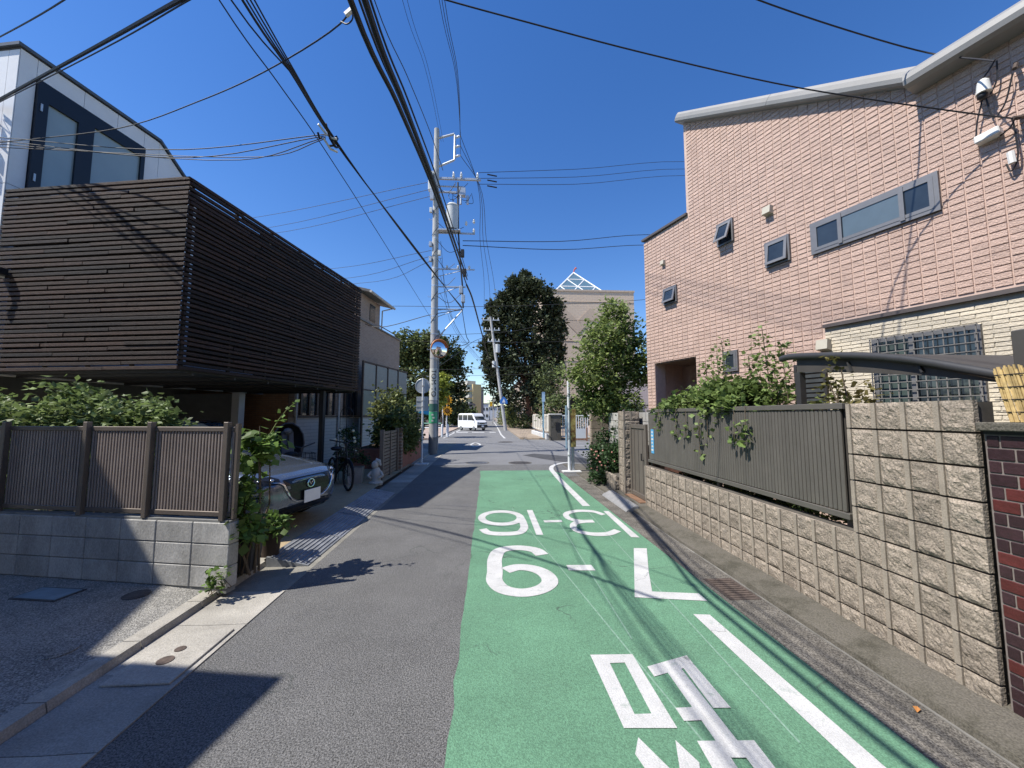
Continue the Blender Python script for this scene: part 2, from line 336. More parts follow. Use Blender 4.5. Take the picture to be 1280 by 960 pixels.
# crossing road paint
for p in [[(565, 540.7), (585, 540.7), (585, 540.0), (567, 540.0)], [(590, 540.7), (606, 540.7), (605, 540.0), (590, 540.0)], [(612, 540.7), (620, 540.7), (619, 540.0), (611, 540.0)]]:
    obj('painted_dash', ear_sheet([G(*q)[:2] for q in p], .003), white_paint, crossing)
for x0, x1, y0 in [(-14, -3.2, 25.6), (4.2, 12, 21.5)]: obj('painted_line', sheet(rect(x0, x1, y0, y0+.15), .003), white_paint, crossing)
obj('painted_line', ribbon([np.array(q) for q in [(1.25, 28.5), (1.15, 34), (1.25, 45), (1.4, 70), (1.5, 130)]], .15, .003), white_paint, crossing)
obj('painted_line', ribbon([np.array(q) for q in [(-3.3, 29), (-3.2, 45), (-3.1, 110)]], .15, .003), white_paint, crossing)
obj('painted_symbol', stroke([[(a, b) for a, b in [(588, 556), (594, 553.5), (600, 556), (594, 558.5), (588, 556)]]], .12, .5, (0, 0, 1)), white_paint, crossing)
obj('painted_line', ribbon([G(572, 556)[:2], G(590, 556)[:2]], .15, .003), white_paint, crossing)
obj('painted_line', ribbon([G(645.5, 541.5)[:2], G(657, 549)[:2]], .15, .003), white_paint, crossing)
# manhole covers: a ring, a lid and raised studs
def manhole(c, r, label, m):
    t = thing('manhole_cover', label, 'manhole', (c[0], c[1], 0))
    n = 28; ring = MB(); ring.v = [(c[0]+q*cos(2*pi*i/n), c[1]+q*sin(2*pi*i/n), .005) for q in (r, r*.88) for i in range(n)]; ring.f = [(i, (i+1) % n, n+(i+1) % n, n+i) for i in range(n)]
    obj('frame_ring', ring, concrete_dk, t)
    lid = MB().disc((c[0], c[1], .001), r*.87, np.eye(3), .003, 28); l = obj('lid', lid, m, t)
    st = MB()
    for i in range(-7, 8):
        for j in range(-7, 8):
            if hypot(i, j) < 7: st.box((c[0]+i*r*.115, c[1]+j*r*.115, .0055), (r*.06, r*.06, .004))
    tag(obj('stud_pattern', st, m, l), kind='stuff')
manhole(G(597, 578.5), .42, 'bluish grey round manhole cover at the edge of the house shadow', mat('blue_iron', (.12, .13, .15), .7, .3, 20, bump=.5))
manhole(G(650, 578.5), .42, 'brown-grey round manhole cover just beyond the green lane', dark_iron)
manhole(G(632, 552.5), .5, 'dark round manhole cover in the middle of the crossing', dark_iron)
obj('asphalt_patch', MB().add([(x, y, .002) for x, y in [G(*q)[:2] for q in [(653, 569), (668, 567), (700, 569.5), (735, 573), (735, 579), (700, 577), (675, 573)]]], [(0, 1, 2, 3, 4, 5, 6)]), mat('patch', (.06, .06, .062), .9, .2, 2, fine=.3), crossing)

# right-hand gutter strip, its kerb step and the wall footing
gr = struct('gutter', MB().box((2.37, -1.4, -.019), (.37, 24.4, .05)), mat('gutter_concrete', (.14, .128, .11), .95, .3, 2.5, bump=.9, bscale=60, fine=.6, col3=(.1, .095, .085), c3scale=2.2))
ft = MB()
ys = np.arange(-10, 10.8, .25)
for i in range(len(ys)-1):
    a, b = ys[i], ys[i+1]; f = lambda y, q: .012*sin(y*3.1+q)+.008*sin(y*7.7+q*2)
    ft.add([(2.553+f(a, 0)*.4, a, 0), (2.565+f(a, 1)*.6, a, .05+f(a, 2)*.5), (2.70+f(a, 3)*.5, a, .085+f(a, 4)*.6), (2.92, a, .1),
            (2.553+f(b, 0)*.4, b, 0), (2.565+f(b, 1)*.6, b, .05+f(b, 2)*.5), (2.70+f(b, 3)*.5, b, .085+f(b, 4)*.6), (2.92, b, .1)], [(0, 1, 5, 4), (1, 2, 6, 5), (2, 3, 7, 6)])
footing = struct('wall_footing_kerb', ft, concrete_dk, smooth=True)
obj('seam_strip', MB().box((2.548, .4, .009), (.016, 20.4, .006)), mat('seam_pale', (.2, .19, .17), .9, .3, 4), gr)
t = thing('gutter_grate', 'rusty brown drain cover in the gutter below the block wall', 'drain cover', (*G(903, 737)[:2], 0))
gc = G(903, 737); obj('frame', MB().box((2.38, gc[1], .0075), (.3, .46, .006)), mat('drain_frame', (.085, .065, .055), .9, .3, 14, bump=.5), t)
for i in range(9): obj('bar', MB().box((2.38, gc[1]-.18+i*.045, .0125), (.24, .02, .006)), rust, t)
# concrete bridging step in front of the garden gate
st = thing('kerb_step', 'pale grey plastic kerb ramp lying before the brown garden gate', 'kerb ramp', (2.5, 7.3, 0))
for i in range(2):
    y0 = 6.75+i*.72; ps = [(2.42, 0), (2.44, .03), (2.58, .1), (2.66, .1), (2.66, 0)]
    obj('ramp_block', MB().extrude([(x, y0, z+.006) for x, z in ps], (0, .71, 0)), mat('ramp_grey', (.24, .24, .24), .8, .1, 8, bump=.2), st, bevel=.004)

# left-hand gutter: concrete channel in lengths, with kerb and the raised coarse apron
a10 = radians(9.6); E1 = vec(sin(a10), cos(a10), 0); E2 = vec(cos(a10), -sin(a10), 0); UP = vec(0, 0, 1)
lg = struct('gutter_left', MB().box((-2.225, 0, -.024), (.548, 48, .05)), mat('gutter_bed', (.22, .21, .18), .95, .2, 3, bump=.4, fine=.2))
for i in range(34):
    y0 = -3.8+i*.6
    if y0 < 3.9 or y0 > 9.4:
        tone = concrete if (i*7) % 5 else mat('concrete_b', (.27, .26, .235), .9, .16, 2.2, bump=.35, bscale=90, fine=.2)
        p = [(-2.49, .012), (-2.22, .006), (-1.952, .009), (-1.952, -.02), (-2.49, -.02)]
        obj('gutter_block', MB().extrude([(x, y0+.003, z) for x, z in p], (0, .594, 0)), tone, lg)
kb = struct('kerb_left', MB().box((-2.56, -6, .02), (.11, .01, .12)), concrete)
for i in range(13):
    y0 = -2.9+i*.6; hgt = .064 if y0 < 4.1 else .05
    obj('kerb_block', MB().add([(-2.5, y0, 0), (-2.515, y0, hgt), (-2.64, y0, hgt), (-2.64, y0, -.03), (-2.5, y0+.592, 0), (-2.515, y0+.592, hgt), (-2.64, y0+.592, hgt), (-2.64, y0+.592, -.03)],
        [(0, 1, 5, 4), (1, 2, 6, 5), (0, 3, 2, 1), (4, 5, 6, 7), (2, 3, 7, 6)]), concrete, kb)
apron = struct('driveway_apron', MB().add([(-2.638, -6, .061), (-2.638, 5.2, .061), (-3.1, 5.2, .087), (-3.1, -6, .087), (-14, 7.0, .087), (-14, -6, .087)], [(0, 1, 2, 3), (3, 2, 4, 5)]), coarse)
# carport floor of yellowish concrete
cf = struct('carport_floor', sheet([(-2.5, 4.75), (-2.5, 13.0), (-9, 14.2), (-9.3, 5.9)], .093), mat('yellow_concrete', (.36, .28, .17), .9, .15, 2, bump=.3, bscale=120, fine=.3, col3=(.26, .21, .13), c3scale=2))
# metal ramp plates at the carport mouth
rp = thing('ramp_plates', 'ribbed grey metal ramp plates bridging the gutter at the carport', 'ramp', (-2.25, 6.3, 0))
rm = mat('ramp_metal', (.3, .31, .33), .55, .2, 6, bump=.2, metal=.35)
for i in range(4):
    y0 = 4.62+i*1.02
    pl_ = obj('plate', MB().add([(-2.02, y0, .012), (-2.02, y0+1.0, .012), (-2.48, y0+1.0, .11), (-2.48, y0, .11), (-2.02, y0, .002), (-2.02, y0+1.0, .002), (-2.48, y0+1.0, .002), (-2.48, y0, .002)], [(0, 1, 2, 3), (0, 4, 5, 1), (3, 2, 6, 7), (0, 3, 7, 4), (1, 5, 6, 2)]), rm if i % 2 else mat('ramp_metal_b', (.23, .24, .25), .6, .2, 6, bump=.2, metal=.3), rp)
    rb = MB()
    for k in range(8):
        x = -2.06-k*.053; z = .012+(-2.02-x)/.46*.098; rb.box((x, y0+.5, z+.004), (.016, .96, .012))
    obj('rib', rb, rm, pl_)
# inspection chamber cover in the gutter
cv = thing('meter_cover', 'rectangular concrete chamber cover with two rusty round lids in the gutter', 'cover', (-2.2, 3.0, 0))
obj('slab', MB().box((-2.2, 3.0, .016), (.42, .62, .014)), concrete, cv, bevel=.003)
for y, r in ((2.92, .05), (3.05, .035)): obj('round_lid', MB().disc((-2.2, y, .0235), r, np.eye(3), .004, 18), rust, cv)
wc = thing('water_meter_lid', 'bluish rectangular meter lid set in the coarse apron by the block wall', 'cover', (-3.9, 3.85, .088))
obj('lid', MB().box((-3.95, 3.86, .093), (.42, .2, .012), (E2, E1, UP)), mat('blue_lid', (.2, .26, .29), .7, .15), wc); obj('rim', MB().box((-3.95, 3.86, .09), (.46, .24, .01), (E2, E1, UP)), dark_iron, wc)
tag(obj('apron_valve_cover', MB().disc((-2.95, 2.98, .076), .1, np.eye(3), .008, 20).disc((-2.95, 2.98, .084), .075, np.eye(3), .003, 20), coarse), 'small round concrete valve lid in the coarse apron', 'cover')
tag(obj('apron_drain_cover', MB().disc((-3.15, 3.8, .0885), .1, np.eye(3), .005, 20).disc((-3.15, 3.8, .0935), .07, np.eye(3), .003, 20), dark_iron), 'dark round iron drain lid at the foot of the block wall', 'cover')
# far pavements
pv = struct('pavement', MB().prism(rect(-60, -3.8, 27.5, 60), -.02, .1), mat('pink_paving', (.38, .3, .25), .9, .12, 2))
pv2 = struct('school_pavement', MB().prism([(2.3, 28), (3.6, 27), (60, 27.2), (60, 200), (2.3, 200)], -.02, .1), mat('school_dirt', (.3, .24, .18), .95, .2, 1))
pv3 = struct('corner_pavement', MB().prism([(2.6, 10.8), (60, 10.8), (60, 13.4), (2.6, 13.4)], -.03, .02), concrete_dk)
pv4 = struct('left_pavement', MB().prism([(-2.5, 13.4), (-60, 13.4), (-60, 19.5), (-3.2, 19.5), (-2.5, 18.6)], -.03, .05), concrete)
yard = struct('right_yard', sheet([(2.9, -6), (14, -6), (14, 10.8), (2.9, 10.8)], .06), mat('yard_soil', (.14, .11, .08), .95, .3, 3))
# ================================================================== LEFT SIDE
# --- grey block wall
W0 = vec(-2.41, 3.856, .088); WD = vec(-.981, .194, 0); WD /= np.linalg.norm(WD); WN = vec(-WD[1], WD[0], 0)*1.0
if WN[1] > 0: WN = -WN                      # face normal, towards the camera
blk = mat('grey_block', (.38, .372, .35), .92, .16, 5, bump=.2, bscale=80, fine=.14, obj_var=.1, col3=(.22, .215, .2), c3scale=3.5, c3lo=.5, c3hi=.78, stretch=(1, 1, .45))
wall = thing('block_wall', 'low grey concrete block wall carrying a brown slatted fence', 'wall', W0)
core = MB().box(W0+WD*2.2-WN*.06+UP*.29, (4.38, .1, .66), (WD, WN, UP)); obj('mortar_core', core, mat('mortar', (.2, .2, .19), .95, .15, 8), wall)
bm_ = mesh_of('block', MB().box((0, 0, 0), (.392, .118, .192)), bevel=.006)
def piece(name, me, m, parent, pos, ax):
    o = bpy.data.objects.new(name, me); COL.objects.link(o); o.parent = parent
    if m is not None and not me.materials: me.materials.append(m)
    M = Matrix(((ax[0][0], ax[1][0], ax[2][0]), (ax[0][1], ax[1][1], ax[2][1]), (ax[0][2], ax[1][2], ax[2][2])))
    o.location = Vector(np.array(pos, float))-wpos(parent); o.rotation_euler = M.to_euler(); return o
for r in range(3):
    for c in range(11): piece('block', bm_, blk, wall, W0+WD*(.2+.4*c)-WN*(.059+random.uniform(-.001, .001))+UP*(.1+.2*r+.002), (WD, -WN if np.cross(WD, WN)[2] < 0 else WN, UP))
# --- brown fence on it
brown = mat('bronze_aluminium', (.15, .125, .105), .5, .1, 3, metal=.3, obj_var=.07)
brown_lt = mat('bronze_slat', (.31, .26, .23), .5, .1, 3, metal=.25, obj_var=.08)
fen = thing('slat_fence', 'brown aluminium fence of narrow upright slats on the grey block wall', 'fence', W0+UP*.6)
fpl = W0-WN*.05
def fs(px): return float(np.dot(PL(px, 600, fpl, WN)-W0, WD))
posts = [fs(284), fs(188.5), fs(108), fs(6), fs(6)+1.0]
AXW = (WD, -WN if np.cross(WD, WN)[2] < 0 else WN, UP)
for s in posts: obj('post', MB().box(fpl+WD*s+UP*(.6+.48)+WN*.028, (.05, .05, .93), AXW), brown, fen, bevel=.004)
obj('post', MB().box(fpl+WD*.015+UP*(.6+.48), (.03, .04, .9), AXW), brown, fen)
for a, b in [(.02, posts[0]), (posts[0], posts[1]), (posts[1], posts[2]), (posts[2], posts[3]), (posts[3], posts[4])]:
    obj('top_rail', MB().box(fpl+WD*(a+b)/2+UP*(.6+.875), (b-a-.05, .034, .045), AXW), brown, fen, bevel=.004)
    obj('bottom_rail', MB().box(fpl+WD*(a+b)/2+UP*(.6+.07), (b-a-.05, .034, .045), AXW), brown, fen, bevel=.004)
    n = int((b-a-.05)/.0345); sl = mesh_of('slat', MB().box((0, 0, 0), (.02, .016, .765)), bevel=.003)
    obj('backing_sheet', MB().box(fpl+WD*(a+b)/2+UP*(.6+.472)-WN*.012, (b-a-.05, .004, .77), AXW), mat('bronze_back', (.06, .05, .045), .6, .1), fen)
    for i in range(n): piece('slat', sl, brown_lt, fen, fpl+WD*(a+.025+(b-a-.05)*(i+.5)/n)+UP*(.6+.4725), AXW)
# --- shrub behind the fence
lf_sun = leafmat('shrub_leaf', (.22, .28, .1), .55, .3, (.08, .13, .04))
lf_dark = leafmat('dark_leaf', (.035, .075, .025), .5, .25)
lf_vine = leafmat('vine_leaf', (.17, .26, .06), .5, .4, (.07, .13, .03))
def shrub(name, label, cat, base, blobs, m, size, group=None, stems=8, stem_r=.012, xmin=None, **k):
    t = thing(name, label, cat, base, group); pts = [blob_pts(*b) for b in blobs]
    if xmin is not None: pts = [(p[p[:, 0] > xmin], d[p[:, 0] > xmin]) for p, d in pts]
    foliage('foliage', pts, m, size, t, **k)
    P = np.concatenate([p[0] for p in pts]); mb = MB()
    for q in RNG.choice(len(P), stems):
        e = P[q]; b = np.array(base, float)+np.array([random.uniform(-.1, .1), random.uniform(-.1, .1), 0]); mid = (b+e)/2+np.array([random.uniform(-.08, .08), random.uniform(-.08, .08), .05])
        mb.tube([b, mid, e], [stem_r, stem_r*.75, stem_r*.4], 6)
    obj('stem', mb, mat('bark', (.12, .09, .06), .9, .25, 20, bump=.4), t)
    return t
sb = W0+WD*2.5-WN*.75
shrub('shrub', 'broad leafy green shrub rising behind the brown slatted fence', 'shrub', (sb[0], sb[1], .09),
      [((*(sb+WD*1.3)[:2], 1.58), (.75, .34, .3), 80, 34, .075), ((*(sb+WD*.45)[:2], 1.62), (.75, .36, .4), 95, 34, .075), ((*(sb-WD*.35)[:2], 1.5), (.6, .34, .38), 70, 34, .075), ((*(sb+WD*.4)[:2], 1.0), (1.3, .3, .6), 60, 30, .1)], lf_sun, .085, droop=.25, aspect=.3, stems=16)
# --- vine hanging at the wall's end, planters
vb = W0+vec(-.03, .3, 0)
vine = shrub('climbing_vine', 'broad-leaved vine hanging at the end of the grey block wall', 'vine', (vb[0]+.02, vb[1]+.05, .1),
      [((vb[0]+.05, vb[1]+.1, 1.42), (.1, .16, .12), 17, 11, .05), ((vb[0]-.01, vb[1], 1.15), (.09, .13, .25), 15, 9, .045), ((vb[0]-.01, vb[1]-.02, .82), (.1, .14, .2), 15, 9, .045), ((vb[0]+.03, vb[1]-.04, .58), (.14, .16, .1), 16, 9, .045)], lf_vine, .1, aspect=.42, droop=.5, stems=8)
sp = [vb+vec(.1, .1, 1.35), vb+vec(.2, .12, 1.56), vb+vec(.3, .1, 1.68), vb+vec(.38, .08, 1.74)]
obj('tendril', MB().tube(sp, [.006, .005, .004, .002], 5), mat('tendril', (.16, .2, .06), .7), vine)
foliage('tendril_leaves', [(np.array([sp[1], sp[2], sp[3], sp[2]*.5+sp[1]*.5, sp[3]*.5+sp[2]*.5]*2)+RNG.normal(size=(10, 3))*.012, np.tile(np.array([[.5, 0, .3]]), (10, 1)))], lf_vine, .06, vine, aspect=.4)
def pot(name, label, c, w, h, m, square=True, taper=.8):
    t = thing(name, label, 'planter', c); n = 4 if square else 18; o_ = pi/4+.15 if square else 0; k = w/2*(1.414 if square else 1)
    ring = lambda q, z: [(c[0]+q*cos(o_+2*pi*i/n), c[1]+q*sin(o_+2*pi*i/n), c[2]+z) for i in range(n)]
    mb = MB(); R = [ring(k*taper, 0), ring(k, h), ring(k*.9, h), ring(k*.86, h-.05)]
    V = sum(R, []); fs_ = []
    for j in range(3): fs_ += [(j*n+i, j*n+(i+1) % n, (j+1)*n+(i+1) % n, (j+1)*n+i) for i in range(n)]
    fs_ += [tuple(range(n))[::-1]]; mb.add(V, fs_); obj('pot_body', mb, m, t, smooth=not square)
    obj('soil', MB().add(ring(k*.87, h-.05), [tuple(range(n))]), mat('soil', (.05, .035, .025), 1, .3, 20), t); return t
pot('square_planter', 'dark grey square planter tucked against the end of the block wall', (-2.56, 4.32, .095), .3, .36, mat('planter_grey', (.06, .06, .062), .7, .15))
pot('flower_pot', 'dark brown tapered pot beside the square planter', (-2.5, 4.74, .095), .22, .26, mat('planter_brown', (.045, .03, .022), .7, .2), False)
shrub('potted_plant', 'low leafy plant growing in the dark brown pot', 'plant', (-2.5, 4.74, .33), [((-2.48, 4.72, .43), (.13, .15, .09), 20, 10, .045)], lf_vine, .07, droop=.3)
shrub('weed', 'small weed sprouting at the foot of the block wall by the kerb', 'weed', (-2.47, 3.82, .09), [((-2.47, 3.82, .2), (.06, .06, .12), 14, 7, .03)], lf_vine, .045, stems=6, stem_r=.004)

# --- white house with the louvred upper box
O = vec(-4.87, 6.29, 0); LB, LT = 2.41, 5.6; LN = 3.53; LS = 5.66
QW = O-E2*LN
house = thing('louvred_house', 'white panelled house whose upper storey is wrapped in dark wooden louvres', 'house', O-E2*1.5+E1*3)
wp = mat('white_panel', (.74, .74, .74), .6, .04, 2, fine=.03, obj_var=.02)
wood = mat('dark_wood', (.036, .0172, .0105), .7, .45, 8, bump=.5, bscale=30, obj_var=.6, stretch=(1.5, 1.5, 14), col3=(.11, .085, .072), c3scale=1.6, c3lo=.58, c3hi=.82, fine=.2)
seam = mat('panel_seam', (.12, .12, .13), .9)
def hp(s, z, n=0): return QW+E1*s+E2*n+UP*z
# inner skin of the walls (seen in the joints), then the panels themselves
sidepoly = [(0.0, 2.66), (0.0, 8.25), (2.44, 8.27), (3.02, 7.83), (6.2, 5.4), (6.2, 2.66)]
obj('wall_core', MB().extrude([hp(s, z, -.012) for s, z in sidepoly], -E2*5.5), seam, house)
def topz(s): return float(np.interp(s, [0, 2.44, 3.02, 6.2], [8.25, 8.27, 7.83, 5.4]))
cuts = [0.0, .235, .95, 1.55, 2.1, 2.44, 3.02, 4.0, 5.1, 6.2]
for a, b in zip(cuts[:-1], cuts[1:]):
    lo = 7.87 if .2 < a < 2.0 else 5.72
    obj('wall_panel', MB().extrude([hp(a+.004, lo), hp(b-.004, lo), hp(b-.004, topz(b)-.02), hp(a+.004, topz(a)-.02)], -E2*.012), wp, house)
    if .2 < a < 2.0: continue
for a, b in zip([0, 1.5, 3.1, 4.7], [1.5, 3.1, 4.7, 6.2]): obj('wall_panel', MB().extrude([hp(a+.004, 2.67), hp(b-.004, 2.67), hp(b-.004, 5.71), hp(a+.004, 5.71)], -E2*.012), wp, house)
for i, (a, b) in enumerate([(0, .22), (.22, 1.2), (1.2, 2.4), (2.4, 3.8), (3.8, 5.5)]):
    for z0, z1 in [(2.7, 5.70), (5.71, 8.2)]:
        obj('wall_panel', MB().extrude([QW-E2*(a+.004)+UP*z0-E1*.012, QW-E2*(b-.004)+UP*z0-E1*.012, QW-E2*(b-.004)+UP*z1-E1*.012, QW-E2*(a+.004)+UP*z1-E1*.012], E1*.011), wp, house)
rf = MB()
for (s0, z0), (s1, z1) in zip([(-.06, 8.25), (2.44, 8.275), (3.02, 7.835)], [(2.44, 8.275), (3.02, 7.835), (6.3, 5.36)]):
    rf.extrude([hp(s0, z0, .05), hp(s1, z1, .05), hp(s1, z1+.06, .05), hp(s0, z0+.06, .05)], -E2*5.6)
obj('roof', rf, mat('roof_metal', (.11, .12, .13), .5, .1, metal=.4), house)
# big window
navy = mat('navy_frame', (.008, .011, .02), .4, .1)
def hs(px, py): p = PL(px, py, QW, E2); return float(np.dot(p-QW, E1)), float(p[2])
win = obj('window', MB().extrude([hp(.24, 5.6, -.005), hp(2.1, 5.6, -.005), hp(2.1, 7.86, -.005), hp(.24, 7.86, -.005)], E2*.012), navy, house)
fr = MB()
for a, b, c, d in [(.24, .40, 5.6, 7.86), (.86, 1.12, 5.6, 7.86), (2.02, 2.1, 5.6, 7.86), (.40, .86, 7.5, 7.86), (1.12, 2.02, 7.6, 7.86), (.4, .86, 5.6, 5.8), (1.12, 2.02, 5.6, 5.72)]:
    fr.extrude([hp(a, c, .008), hp(b, c, .008), hp(b, d, .008), hp(a, d, .008)], E2*.05)
obj('window_frame', fr, navy, win)
pane = mat('pane_pale', (.30, .36, .36), .08, .06, .8, spec=.8)
for a, b, c, d in [(.4, .86, 5.8, 7.5), (1.12, 2.02, 5.72, 7.6)]: obj('window_pane', MB().extrude([hp(a, c, .008), hp(b, c, .008), hp(b, d, .008), hp(a, d, .008)], E2*.006), pane, win)
for z in (7.35, 6.0): obj('hinge', MB().box(hp(.3, z, .065), (.02, .03, .14), (E2, E1, UP)), steel, win)
# the ground floor: beam, columns, garage recess
obj('beam', MB().extrude([hp(-.05, 2.38), hp(6.2, 2.38), hp(6.2, 2.66), hp(-.05, 2.66)], -E2*.25), mat('beam_grey', (.6, .61, .6), .7, .06), house)
for s in (-.02, 5.35): obj('column', MB().box(hp(s, 1.235, -.12), (.24, .22, 2.29), (E2, E1, UP)), wp, house)
obj('garage_back_wall', MB().extrude([hp(0.2, .09, -2.6), hp(6.2, .09, -2.6), hp(6.2, 2.6, -2.6), hp(.2, 2.6, -2.6)], -E2*.1), mat('garage_grey', (.3, .305, .295), .85, .1), house)
obj('garage_door', MB().extrude([hp(2.9, .09, -2.57), hp(4.3, .09, -2.57), hp(4.3, 2.1, -2.57), hp(2.9, 2.1, -2.57)], -E2*.02), mat('garage_dark', (.02, .02, .02), .7), house)
obj('garage_side_wall', MB().extrude([hp(5.55, .09, -.25), hp(5.55, .09, -2.55), hp(5.55, 2.37, -2.55), hp(5.55, 2.37, -.25)], E1*.1), mat('garage_grey2', (.26, .26, .26), .85, .1), house)
obj('garage_near_wall', MB().extrude([QW-E2*.3+UP*.09, QW-E2*5+UP*.09, QW-E2*5+UP*2.69, QW-E2*.3+UP*2.69], E1*.12), wp, house)
# louvred box: deck, steel posts, slats
deck = obj('deck', MB().extrude([O+UP*2.4-E2*.1+E1*.12, QW+UP*2.4+E1*.12+E2*.03, QW+UP*2.4+E1*LS+E2*.03, O+UP*2.4-E2*.1+E1*LS], UP*.1), mat('deck_dark', (.05, .05, .05), .7), house)
ds = mat('dark_steel', (.03, .028, .028), .6, .1)
for s in np.arange(.35, LS, .85): obj('joist', MB().box(O-E2*(LN/2)+E1*s+UP*2.375, (LN-.15, .04, .045), (E2, E1, UP)), ds, deck)
for s in np.linspace(.12, LS-.1, 7): obj('screen_post', MB().box(O-E2*.075+E1*s+UP*(LB+LT)/2, (.04, .05, LT-LB-.05), (E2, E1, UP)), ds, house)
for s in np.linspace(.9, LN-.2, 4): obj('screen_post', MB().box(O-E2*s+E1*.085+UP*(LB+LT)/2, (.05, .04, LT-LB-.05), (E2, E1, UP)), ds, house)
obj('carport_post', MB().box(O-E2*.3+E1*4.35+UP*1.22, (.11, .11, 2.26), (E2, E1, UP)), ds, house)
N_SL = 40; pit = (LT-LB)/N_SL
for v in range(3):
    for nm, L_, cen in (('front', LN, None), ('side', LS, None)): pass
cuts_n = [[.38], [.62], [.5], [.3, .71]]; cuts_s = [[.33, .68], [.25, .55, .8], [.42, .75], [.2, .6]]; slat_me = {}
def slat_mesh(L_):
    k = round(L_, 2)
    if k not in slat_me: slat_me[k] = mesh_of('slat', MB().box((0, 0, 0), (k-.004, .05, .052)), bevel=.004)
    return slat_me[k]
for i in range(N_SL):
    z = LB+pit*(i+.5)
    for tot, cs, side in ((LN, cuts_n[(i*3) % 4], 0), (LS-.03, cuts_s[(i*5+i//4) % 4], 1)):
        e = [0]+[c+random.uniform(-.03, .03) for c in cs]+[1]
        for a, b in zip(e[:-1], e[1:]):
            c = (a+b)/2*tot; jz = random.uniform(-.006, .006); jx = random.uniform(-.007, .007)
            if side == 0: piece('slat', slat_mesh((b-a)*tot), wood, house, O-E2*c+E1*(.02+jx)+UP*(z+jz), (E2, E1, UP))
            else: piece('slat', slat_mesh((b-a)*tot), wood, house, O-E2*(.02+jx)+E1*(.03+c)+UP*(z+jz), (E1, -E2, UP))
lin = mat('gap_shade', (.022, .015, .012), .8, .3, 4, stretch=(1, 1, 8))  # dark sheets added behind the slats, shade of the interior put into their colour
obj('gap_shade_sheet', MB().extrude([O-E2*.14+E1*.3+UP*2.55, O-E2*.14+E1*(LS-.1)+UP*2.55, O-E2*.14+E1*(LS-.1)+UP*(LT-.22), O-E2*.14+E1*.3+UP*(LT-.22)], -E2*.03), lin, house)
obj('gap_shade_sheet', MB().extrude([O-E2*.22+E1*.16+UP*2.55, QW+E2*.1+E1*.16+UP*2.55, QW+E2*.1+E1*.16+UP*(LT-.12), O-E2*.22+E1*.16+UP*(LT-.12)], E1*.03), lin, house)
obj('balcony_end_wall', MB().extrude([O+E1*(LS+.02)-E2*.06+UP*2.5, QW+E1*(LS+.02)+E2*.03+UP*2.5, QW+E1*(LS+.02)+E2*.03+UP*4.6, O+E1*(LS+.02)-E2*.06+UP*4.6], E1*.05), wood, house)
lamp = thing('wall_lamp', 'small dark lamp on a pale bracket fixed to the wooden louvres', 'lamp', PL(4, 345, O-E1*.1, E1))
lp = PL(6, 345, O, E1); obj('bracket', MB().tube([lp+UP*-.03-E1*.22-E2*.25, lp-E1*.14-UP*.02, lp-E1*.01-UP*.02], .025, 8), white_plastic, lamp); obj('lamp_head', MB().box(lp-E1*.08+UP*.05+E2*.03, (.16, .12, .12), (E2, E1, UP)), black, lamp, bevel=.01)
# electrical gear on the house's white corner
eb = thing('service_bracket', 'cable bracket with grey fittings on the white corner of the louvred house', 'cable bracket', QW-E2*.2-E1*.05+UP*6.2)
for z in (6.0, 6.35, 6.8): obj('insulator', MB().cyl((*(QW-E2*.3-E1*.1)[:2],), .035, z-.12, z+.1, 10), mat('insulator_grey', (.12, .12, .12), .6), eb, smooth=True)
obj('arm', MB().tube([QW-E2*.35-E1*.02+UP*6.55, QW-E2*.1-E1*.12+UP*6.5, QW-E2*.02-E1*.12+UP*6.45], .015, 6), steel, eb)
obj('loose_wire', MB().tube([QW-E2*.32-E1*.08+UP*7.1, QW-E2*.2-E1*.14+UP*6.95, QW-E2*.24-E1*.1+UP*6.8, QW-E2*.32-E1*.1+UP*6.75], .007, 5), wire_m, eb)

# --- the house that shades the apron (stands left of the camera, outside the picture)
SX, SY = cos(SUN_AZ)/tan(SUN_EL), sin(SUN_AZ)/tan(SUN_EL)
nh = thing('neighbour_house', 'cream two-storey house beside the coarse apron', 'house', (-8, -1, 0))
c3 = G(356, 845.6); HA = 5.2; ca = vec(c3[0]-SX*HA, c3[1]-SY*HA, 0)
cream = mat('cream_render', (.55, .5, .42), .85, .06)
obj('lower_wing', MB().prism([ca[:2], (ca-E1*5.5)[:2], (ca-E1*5.5-E2*3.2)[:2], (ca-E2*3.2)[:2]], 0, HA-.12), cream, nh)
obj('wing_roof', MB().prism([(ca+E2*0)[:2], (ca-E1*5.5)[:2], (ca-E1*5.5-E2*3.2)[:2], (ca-E2*3.2)[:2]], HA-.12, HA), mat('roof_slate', (.1, .1, .11), .7), nh)
p1 = G(201.6, 734.7, .09); p2 = G(93.8, 828, .09); dB = (p1-p2); dB /= np.linalg.norm(dB); HB = 7.4; cb = vec(p1[0]-SX*(HB-.09), p1[1]-SY*(HB-.09), 0); nB = vec(-dB[1], dB[0], 0)
if nB[0] > 0: nB = -nB
A_ = cb+dB*1.2; B_ = cb-dB*6
obj('main_wing', MB().prism([A_[:2], B_[:2], (B_+nB*5)[:2], (A_+nB*5)[:2]], 0, HB-.1), cream, nh); obj('main_roof', MB().prism([A_[:2], B_[:2], (B_+nB*5)[:2], (A_+nB*5)[:2]], HB-.1, HB), MATS['roof_slate'], nh)
for k in range(3):
    w_ = obj('window', MB().box(B_+dB*(1.2+k*2)+nB*-.01+UP*5.2, (1.1, .06, 1.1), (dB, nB, UP)), glass_dk, nh)

